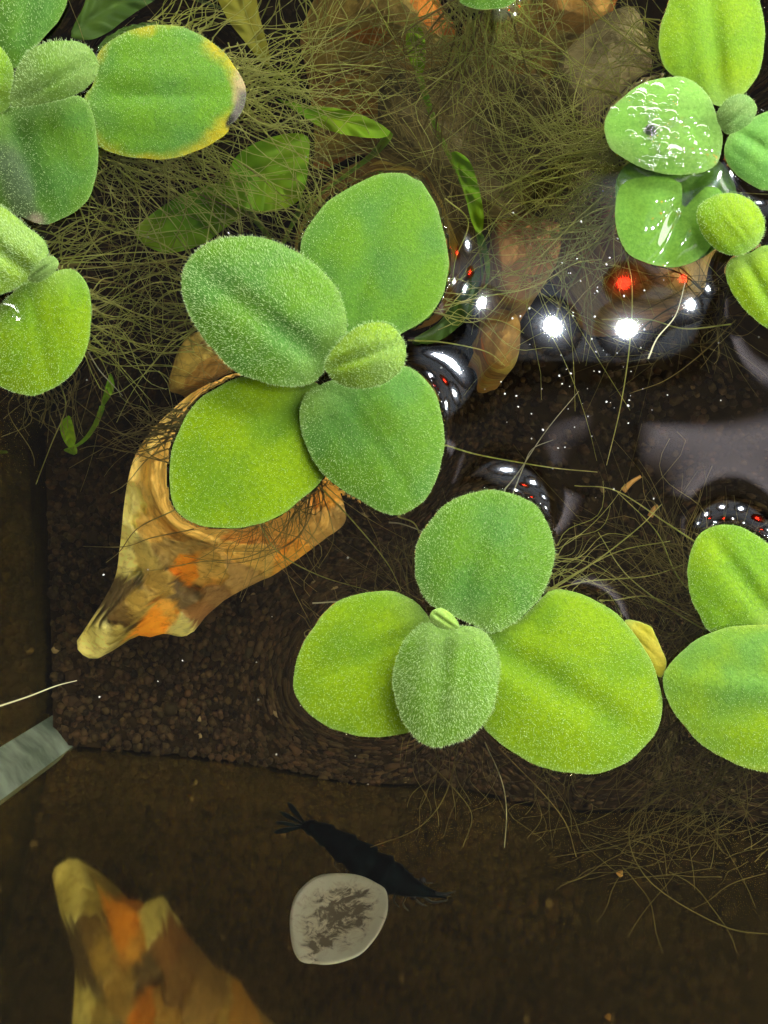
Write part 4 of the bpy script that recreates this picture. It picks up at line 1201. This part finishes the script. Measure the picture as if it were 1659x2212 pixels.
# ------------------------------------------------------------------ submerged plants
def blade(pts, z0, z1, base, tip, parent, mat, seed, th=.03, wav=.06, name='leaf'):
    o = Outline(pts)
    NA, NR = 56, 10
    thh = np.linspace(0, 2 * np.pi, NA, endpoint=False); rho = np.sin(np.linspace(0, np.pi / 2, NR + 1))[1:]
    P = np.vstack([o.c[None]] + [o.pt(thh, np.full(NA, q)) for q in rho]); r = np.concatenate([[0], np.repeat(rho, NA)])
    b = np.array(base, float); a = np.array(tip, float) - b; L = np.linalg.norm(a); a /= L
    S = ((P - b) @ a) / L; T = ((P - b) @ np.array([-a[1], a[0]])) / math.sqrt(o.area / math.pi)
    z = z0 + (z1 - z0) * S + wav * np.sin(S * 9 + seed) * T - .05 * np.exp(-(T / .15) ** 2) + .03 * np.sin(S * 25 + np.abs(T) * 8)
    top = under(P[:, 0], P[:, 1], z); bot = top - np.c_[np.zeros((len(P), 2)), th * np.sqrt(1 - np.minimum(r, 1) ** 3) + 1e-4]
    bot = bot[:-NA]; nt_ = len(top); V = np.vstack([top, bot]); F = []
    for i in range(NA):
        j = (i + 1) % NA
        F.append([0, 1 + j, 1 + i]); F.append([nt_, nt_ + 1 + i, nt_ + 1 + j])
    for k in range(NR - 1):
        a0 = 1 + k * NA; b0 = a0 + NA
        for i in range(NA):
            j = (i + 1) % NA
            F.append([a0 + i, a0 + j, b0 + j, b0 + i])
            a2 = nt_ + a0; b2 = nt_ + b0 if k < NR - 2 else b0
            F.append([b2 + i, b2 + j, a2 + j, a2 + i])
    return mesh(name, V, F, mat, parent)


def stalk(p0, p1, parent, mat, r=.05):
    t = np.linspace(0, 1, 16)[:, None]
    q = p0 * (1 - t) + p1 * t + np.array([.5, -.4, 0]) * (t * (1 - t))
    V, F = tubes([q], [r], 6, .9)
    return mesh('stalk', V, F, mat, parent)


def water_plant(root_px, label, leaves):
    b = under(root_px[0], root_px[1], -DEPTH)
    t = thing('submerged_plant', tuple(b), label, 'aquatic plant', 'plants growing under the water')
    for pts, z0, z1, base, tip, mat, seed in leaves:
        blade(pts, z0, z1, base, tip, t, mat, seed)
        stalk(under(base[0], base[1], z0 - .03), b, t, mat)
    return t


water_plant((640, 560), 'bright green broad-leaved submerged plant left of the largest rosette\'s top leaf', [
    ([(490, 380), (505, 340), (540, 312), (590, 294), (640, 288), (668, 300), (668, 345), (664, 395), (650, 435), (620, 452), (570, 457), (520, 450), (480, 425)], -.75, -.6, (655, 450), (510, 340), M_SUBLEAF, 1),
    ([(290, 500), (370, 430), (450, 395), (525, 405), (540, 450), (490, 490), (430, 530), (350, 545)], -1.2, -1.0, (530, 450), (300, 520), M_SUBLEAF, 2),
    ([(585, 206), (650, 226), (720, 233), (790, 253), (842, 285), (825, 302), (750, 294), (690, 274), (640, 242)], -.9, -.7, (840, 295), (588, 208), M_SUBLEAF, 3)])
water_plant((480, 60), 'submerged plant with a yellow strap leaf at the top, right of the corner rosette', [
    ([(460, -40), (540, -30), (560, 40), (578, 110), (578, 146), (560, 138), (520, 90), (485, 40)], -1.2, -.9, (490, -40), (575, 146), M_SUBYEL, 4),
    ([(150, 75), (170, 20), (200, -30), (330, -40), (345, 0), (295, 45), (240, 88), (190, 92)], -2.0, -1.8, (330, -20), (160, 60), M_SUBOLIVE, 5)])
water_plant((1010, 620), 'dark green narrow-leaved submerged plant between the largest rosette and the lamp reflections', [
    ([(972, 333), (1010, 345), (1030, 400), (1042, 470), (1032, 512), (1012, 480), (998, 420)], -1.4, -1.1, (1032, 512), (975, 335), M_SUBLEAF, 6),
    ([(885, 722), (930, 690), (960, 650), (1000, 600), (1028, 568), (1022, 640), (990, 692), (950, 727), (910, 742)], -2.6, -2.2, (890, 735), (1026, 572), M_SUBOLIVE, 7),
    ([(890, 140), (878, 90), (890, 50), (915, 60), (922, 110), (912, 160)], -3.0, -2.6, (905, 160), (892, 50), M_SUBLEAF, 8)])
water_plant((140, 960), 'small green submerged sprig at the left pane below the fuzzy rosette', [
    ([(125, 900), (140, 880), (152, 905), (162, 945), (150, 962), (132, 935)], -7.0, -6.4, (155, 960), (135, 882), M_SUBLEAF, 9),
    ([(225, 800), (240, 830), (228, 860), (212, 875), (216, 835)], -5.0, -4.6, (215, 875), (228, 800), M_SUBLEAF, 10)])


# ------------------------------------------------------------------ shrimp
def shrimp():
    z0 = -5.6
    m_body = mat_simple('shrimp_shell', (0.0008, 0.0012, 0.0016), .6, .02, color2=(0.0012, 0.0045, 0.0045), scale=3.0)
    sp = np.array([(655, 1782, 8), (675, 1787, 15), (700, 1800, 20), (735, 1824, 26), (770, 1848, 31), (805, 1872, 33), (835, 1890, 33), (865, 1906, 28), (890, 1917, 20), (912, 1925, 13), (935, 1931, 8), (964, 1940, 1.5)], float)
    c = spline(sp, 56)
    P = under(c[:, 0], c[:, 1], z0 + 0.25 * np.sin(np.linspace(0, np.pi, 56)))
    scale = np.linalg.norm(P[-1] - P[0]) / math.hypot(964 - 655, 1940 - 1782)
    rad = np.maximum(c[:, 2], 1.2) * scale * 1.12
    k = np.arange(56); rad = rad * (0.92 + 0.26 * ((k % 6) / 6.0) * (k < 34))
    t = np.gradient(P, axis=0); t /= np.linalg.norm(t, axis=1, keepdims=True)
    u = np.cross(t, [0, 0, 1.0]); u /= np.linalg.norm(u, axis=1, keepdims=True); w = np.cross(u, t)
    NS = 16; a = np.arange(NS) * 2 * np.pi / NS
    V = (P[:, None] + rad[:, None, None] * (np.cos(a)[None, :, None] * u[:, None] + 1.1 * np.sin(a)[None, :, None] * w[:, None])).reshape(-1, 3)
    i = np.arange(55)[:, None] * NS; j = np.arange(NS)[None, :]; j2 = (j + 1) % NS
    F = np.stack([i + j, i + j2, i + NS + j2, i + NS + j], -1).reshape(-1, 4).tolist()
    F.append(list(range(NS))); F.append(list(range(55 * NS, 56 * NS))[::-1])
    s = thing('shrimp', tuple(P[28] - [0, 0, .4]), 'dark blue-black shrimp with fanned tail swimming beside the pale dead leaf', 'shrimp')
    mesh('body', V, F, m_body, s)
    for tip, wd in (((622, 1731), 6.5), ((604, 1752), 4.6), ((595, 1776), 4.2), ((591, 1798), 6)):
        b = np.array([664, 1784.]); e = np.array(tip, float); d = e - b; L = np.linalg.norm(d); d /= L; nrm = np.array([-d[1], d[0]])
        pts = [b + d * L * q + nrm * wd * wq for q, wq in ((0, -.5), (.3, -.5), (.65, -1), (.9, -.75), (1, 0), (.9, .75), (.65, 1), (.3, .5), (0, .5))]
        o = [under(p[0], p[1], z0 + .05) for p in pts]
        n_ = len(o); VV = np.array(o + [q - [0, 0, .03] for q in o])
        FF = [list(range(n_)), list(range(n_, 2 * n_))[::-1]] + [[q, n_ + q, n_ + (q + 1) % n_, (q + 1) % n_] for q in range(n_)]
        mesh('tail_fan_blade', VV, FF, m_body, s, smooth=False)
    m_leg = mat_simple('shrimp_limb', (0.006, 0.009, 0.009), .5, .3, trans=.2)
    for q, (x, y) in enumerate(((735, 1840), (760, 1858), (785, 1875), (810, 1893), (840, 1905), (862, 1918), (882, 1926))):
        for sd in (-1, 1):
            pts = [(x, y), (x + sd * -18 + 6, y + sd * 22 + 4), (x + sd * -26 + 26, y + sd * 30 + 12)]
            p = spline(pts, 8); z = np.linspace(z0 - .1, z0 - .55, 8)
            VV, FF = tubes([under(p[:, 0], p[:, 1], z)], [.018], 5, .4)
            mesh('leg', VV, FF, m_leg, s)
    for pts in ([(940, 1930), (958, 1931), (972, 1929), (985, 1925)], [(880, 1925), (905, 1950), (922, 1958)], [(900, 1925), (930, 1948), (952, 1948), (968, 1944)], [(930, 1928), (955, 1934), (975, 1936)]):
        p = spline(pts, 18)
        VV, FF = tubes([under(p[:, 0], p[:, 1], np.full(18, z0 + .1))], [.022], 4, .3)
        mesh('antenna', VV, FF, m_leg, s)
    for x, y in ((913, 1902), (893, 1938)):
        c0 = under(x, y, z0 + .1)
        mesh('eye', ICO_V * 0.055 + c0, ICO_F, mat_simple('shrimp_eye', (.004, .004, .004), .2, .6), s)


shrimp()


# pale dead leaf leaning on the front glass
def dead_leaf():
    pts = [(628, 1970), (640, 1933), (665, 1905), (696, 1889), (740, 1886), (780, 1892), (814, 1908), (834, 1924), (838, 1961), (830, 1992), (811, 2026), (780, 2060), (740, 2077), (705, 2083), (680, 2081), (664, 2080), (647, 2074), (633, 2050), (627, 2010)]
    m, nt, out = new_mat('dead_leaf'); L = nt.links.new
    tc = N(nt, 'ShaderNodeTexCoord'); n1 = N(nt, 'ShaderNodeTexNoise', Scale=5.0, Detail=9.0, Roughness=.72, Distortion=.8)
    L(tc.outputs['Object'], n1.inputs['Vector'])
    g = N(nt, 'ShaderNodeVertexColor', layer_name='Col')
    ad = N(nt, 'ShaderNodeMath', operation='ADD'); L(n1.outputs['Fac'], ad.inputs[0]); L(g.outputs['Color'], ad.inputs[1])
    r = ramp(nt, [(0.44, (.98, .92, .64)), (0.55, (.80, .70, .44)), (0.64, (.16, .12, .06))]); L(ad.outputs[0], r.inputs[0])
    p = N(nt, 'ShaderNodeBsdfPrincipled', Roughness=.7); L(r.outputs[0], p.inputs['Base Color'])
    tr = N(nt, 'ShaderNodeBsdfTranslucent'); L(r.outputs[0], tr.inputs['Color'])
    ms = N(nt, 'ShaderNodeMixShader'); ms.inputs[0].default_value = .1
    L(p.outputs[0], ms.inputs[1]); L(tr.outputs[0], ms.inputs[2]); L(ms.outputs[0], out.inputs['Surface'])
    o = Outline(pts)
    NA, NR = 80, 14
    th = np.linspace(0, 2 * np.pi, NA, endpoint=False); rho = np.linspace(0, 1, NR + 1)[1:]
    P = np.vstack([o.c[None]] + [o.pt(th, np.full(NA, q)) for q in rho]); rr = np.concatenate([[0], np.repeat(rho, NA)])
    z = -2.7 - 1.5 * (2083 - P[:, 1]) / 197 - .12 * (1 - rr ** 2) + .03 * vnoise(P, 1 / 25., 3)
    top = under(P[:, 0], P[:, 1], z); bot = top + np.array([0, -.012, -.02])
    V = np.vstack([top, bot]); n_ = len(top); F = []
    for i in range(NA):
        j = (i + 1) % NA
        F.append([0, 1 + j, 1 + i]); F.append([n_, n_ + 1 + i, n_ + 1 + j])
        a = 1 + (NR - 1) * NA
        F.append([a + i, a + j, n_ + a + j, n_ + a + i])
    for k in range(NR - 1):
        a = 1 + k * NA; b = a + NA
        for i in range(NA):
            j = (i + 1) % NA
            F.append([a + i, a + j, b + j, b + i]); F.append([n_ + b + i, n_ + b + j, n_ + a + j, n_ + a + i])
    dk = -0.11 * smooth01(rr, .6, .95) + .075 * smooth01(rr, .85, .3) + .10 * np.exp(-((P[:, 0] - 745 + (P[:, 1] - 1975) * .9) / 26) ** 2) * (rr < .8) + .2 * smooth01(P[:, 1], 2045, 2085) * np.exp(-((P[:, 0] - 676) / 14) ** 2)
    c = np.repeat(dk[:, None], 3, 1)
    ob = mesh('dead_leaf', V, F, m, cols=np.vstack([c, c]))
    tag(ob, 'pale round dead leaf, mottled brown, leaning on the front glass below the shrimp', 'leaf')


dead_leaf()


# ------------------------------------------------------------------ drops, floating bits
def dome_drop(P, nrm, r, h, rings=5, seg=16):
    nrm = nrm / np.linalg.norm(nrm); u = np.cross(nrm, [0.2, 1, .1]); u /= np.linalg.norm(u); v = np.cross(nrm, u)
    V = []; 
    for k in range(rings + 1):
        a = k / rings * math.pi / 2
        if k == rings: V.append(P + nrm * h); break
        for q in range(seg):
            b = q * 2 * math.pi / seg
            V.append(P + r * math.cos(a) * (math.cos(b) * u + math.sin(b) * v) + nrm * (h * math.sin(a) - 0.004))
    F = []
    for k in range(rings - 1):
        for q in range(seg):
            F.append([k * seg + q, k * seg + (q + 1) % seg, (k + 1) * seg + (q + 1) % seg, (k + 1) * seg + q])
    a = (rings - 1) * seg
    for q in range(seg): F.append([a + q, a + (q + 1) % seg, rings * seg])
    return V, F


def leaf_of(pl, idx):
    return pl


def drop_on(px, py, z, r, h, label):
    V, F = dome_drop(over(px, py, z), np.array([0, 0, 1.]), r, h)
    o = mesh('water_drop', V, F, M_DROP)
    return tag(o, label, 'water drop', 'water drops on the leaves')


drop_on(12, 685, .22, .20, .12, 'round clear water drop on the fuzzy left rosette')

# beads on the wet leaf
bead_leaf = Leaf([(1305, 275), (1312, 245), (1340, 215), (1380, 185), (1430, 168), (1480, 168), (1515, 190), (1540, 225), (1555, 270), (1560, 310), (1550, 350), (1520, 372), (1470, 378), (1410, 370), (1360, 350), (1320, 320)],
                 (1555, 265), (1310, 290), .20, .14, .06, .03, seed=25)
VV, FF, off = [], [], 0
for k in range(80):
    if k < 40:
        x, y = rng.normal(1405, 30), rng.normal(265, 38)
    elif k < 55:
        x, y = rng.normal(1440, 40), rng.normal(345, 14)
    else:
        x, y = rng.uniform(1310, 1550), rng.uniform(175, 370)
    p = np.array([[x, y]])
    if bead_leaf.o.rho(p)[0] > .95: continue
    c0 = bead_leaf.xyz(p)[0]; r = rng.uniform(.03, .10)
    V, F = dome_drop(c0, np.array([rng.normal(0, .15), rng.normal(0, .15), 1.]), r, r * .22, 4, 12)
    VV += list(V); FF += [[i + off for i in f] for f in F]; off += len(V)
o = mesh('water_beads', VV, FF, M_DROP); tag(o, 'sprinkle of tiny water beads on the wet upper right leaf', 'water drops', kind='stuff')

# dust on the water
M_DUST = mat_simple('dust', (.75, .75, .72), .5, .5)
n = 130
dp = np.c_[rng.uniform(60, 1640, n), rng.uniform(300, 1700, n)]
dp[:85, 0] = rng.normal(1260, 130, 85); dp[:85, 1] = rng.normal(780, 130, 85)
keepd = np.array([not any(o.rho(p[None])[0] < 1.25 for o, h in FOOT) for p in dp])
dp = dp[keepd]
D = over(dp[:, 0], dp[:, 1], 0.004)
V, F = scatter_grains(D, rng.uniform(.004, .013, len(D)), .5, .5)
o = mesh('dust_specks', V, F, M_DUST); tag(o, 'white dust specks floating on the open water', 'dust', kind='stuff')

for pts, lab in [([(-10, 1528), (60, 1505), (120, 1482), (166, 1470)], 'pale loose root thread on the water at the left edge'),
                 ([(1400, 775), (1420, 730), (1460, 680), (1480, 610)], 'pale loose root thread right of the two white lamp reflections'),
                 ([(675, 1303), (710, 1301), (750, 1298)], 'short pale thread left of the lowest rosette'),
                 ([(840, 1128), (870, 1132), (918, 1150)], 'short pale thread between the two middle rosettes')]:
    p = spline(pts, 16)
    V, F = tubes([over(p[:, 0], p[:, 1], 0.006) + np.c_[np.zeros((16, 2)), .003 * np.sin(np.arange(16))]], [.010], 5, .4)
    tag(mesh('loose_root', V, F, M_ROOTP), lab, 'root', 'loose root threads on the water')

M_BIT = mat_simple('amber_bit', (.55, .30, .07), .6, .3, trans=.3)
for pts, z, lab in [([(1345, 1062), (1362, 1045), (1385, 1030)], -10.0, 'larger amber speck drifting in the open water right of centre'),
                    ([(1412, 1122), (1420, 1105), (1428, 1098)], -8.0, 'smaller amber speck nearest the right-edge rosette'),
                    ([(1338, 1882), (1342, 1892)], -9.0, 'tiny amber speck below the biggest yellow-green leaf')]:
    p = spline(pts, 8)
    V, F = tubes([under(p[:, 0], p[:, 1], np.full(8, z))], [.06], 7, .5)
    tag(mesh('amber_speck', V, F, M_BIT), lab, 'debris', 'amber specks in the water')
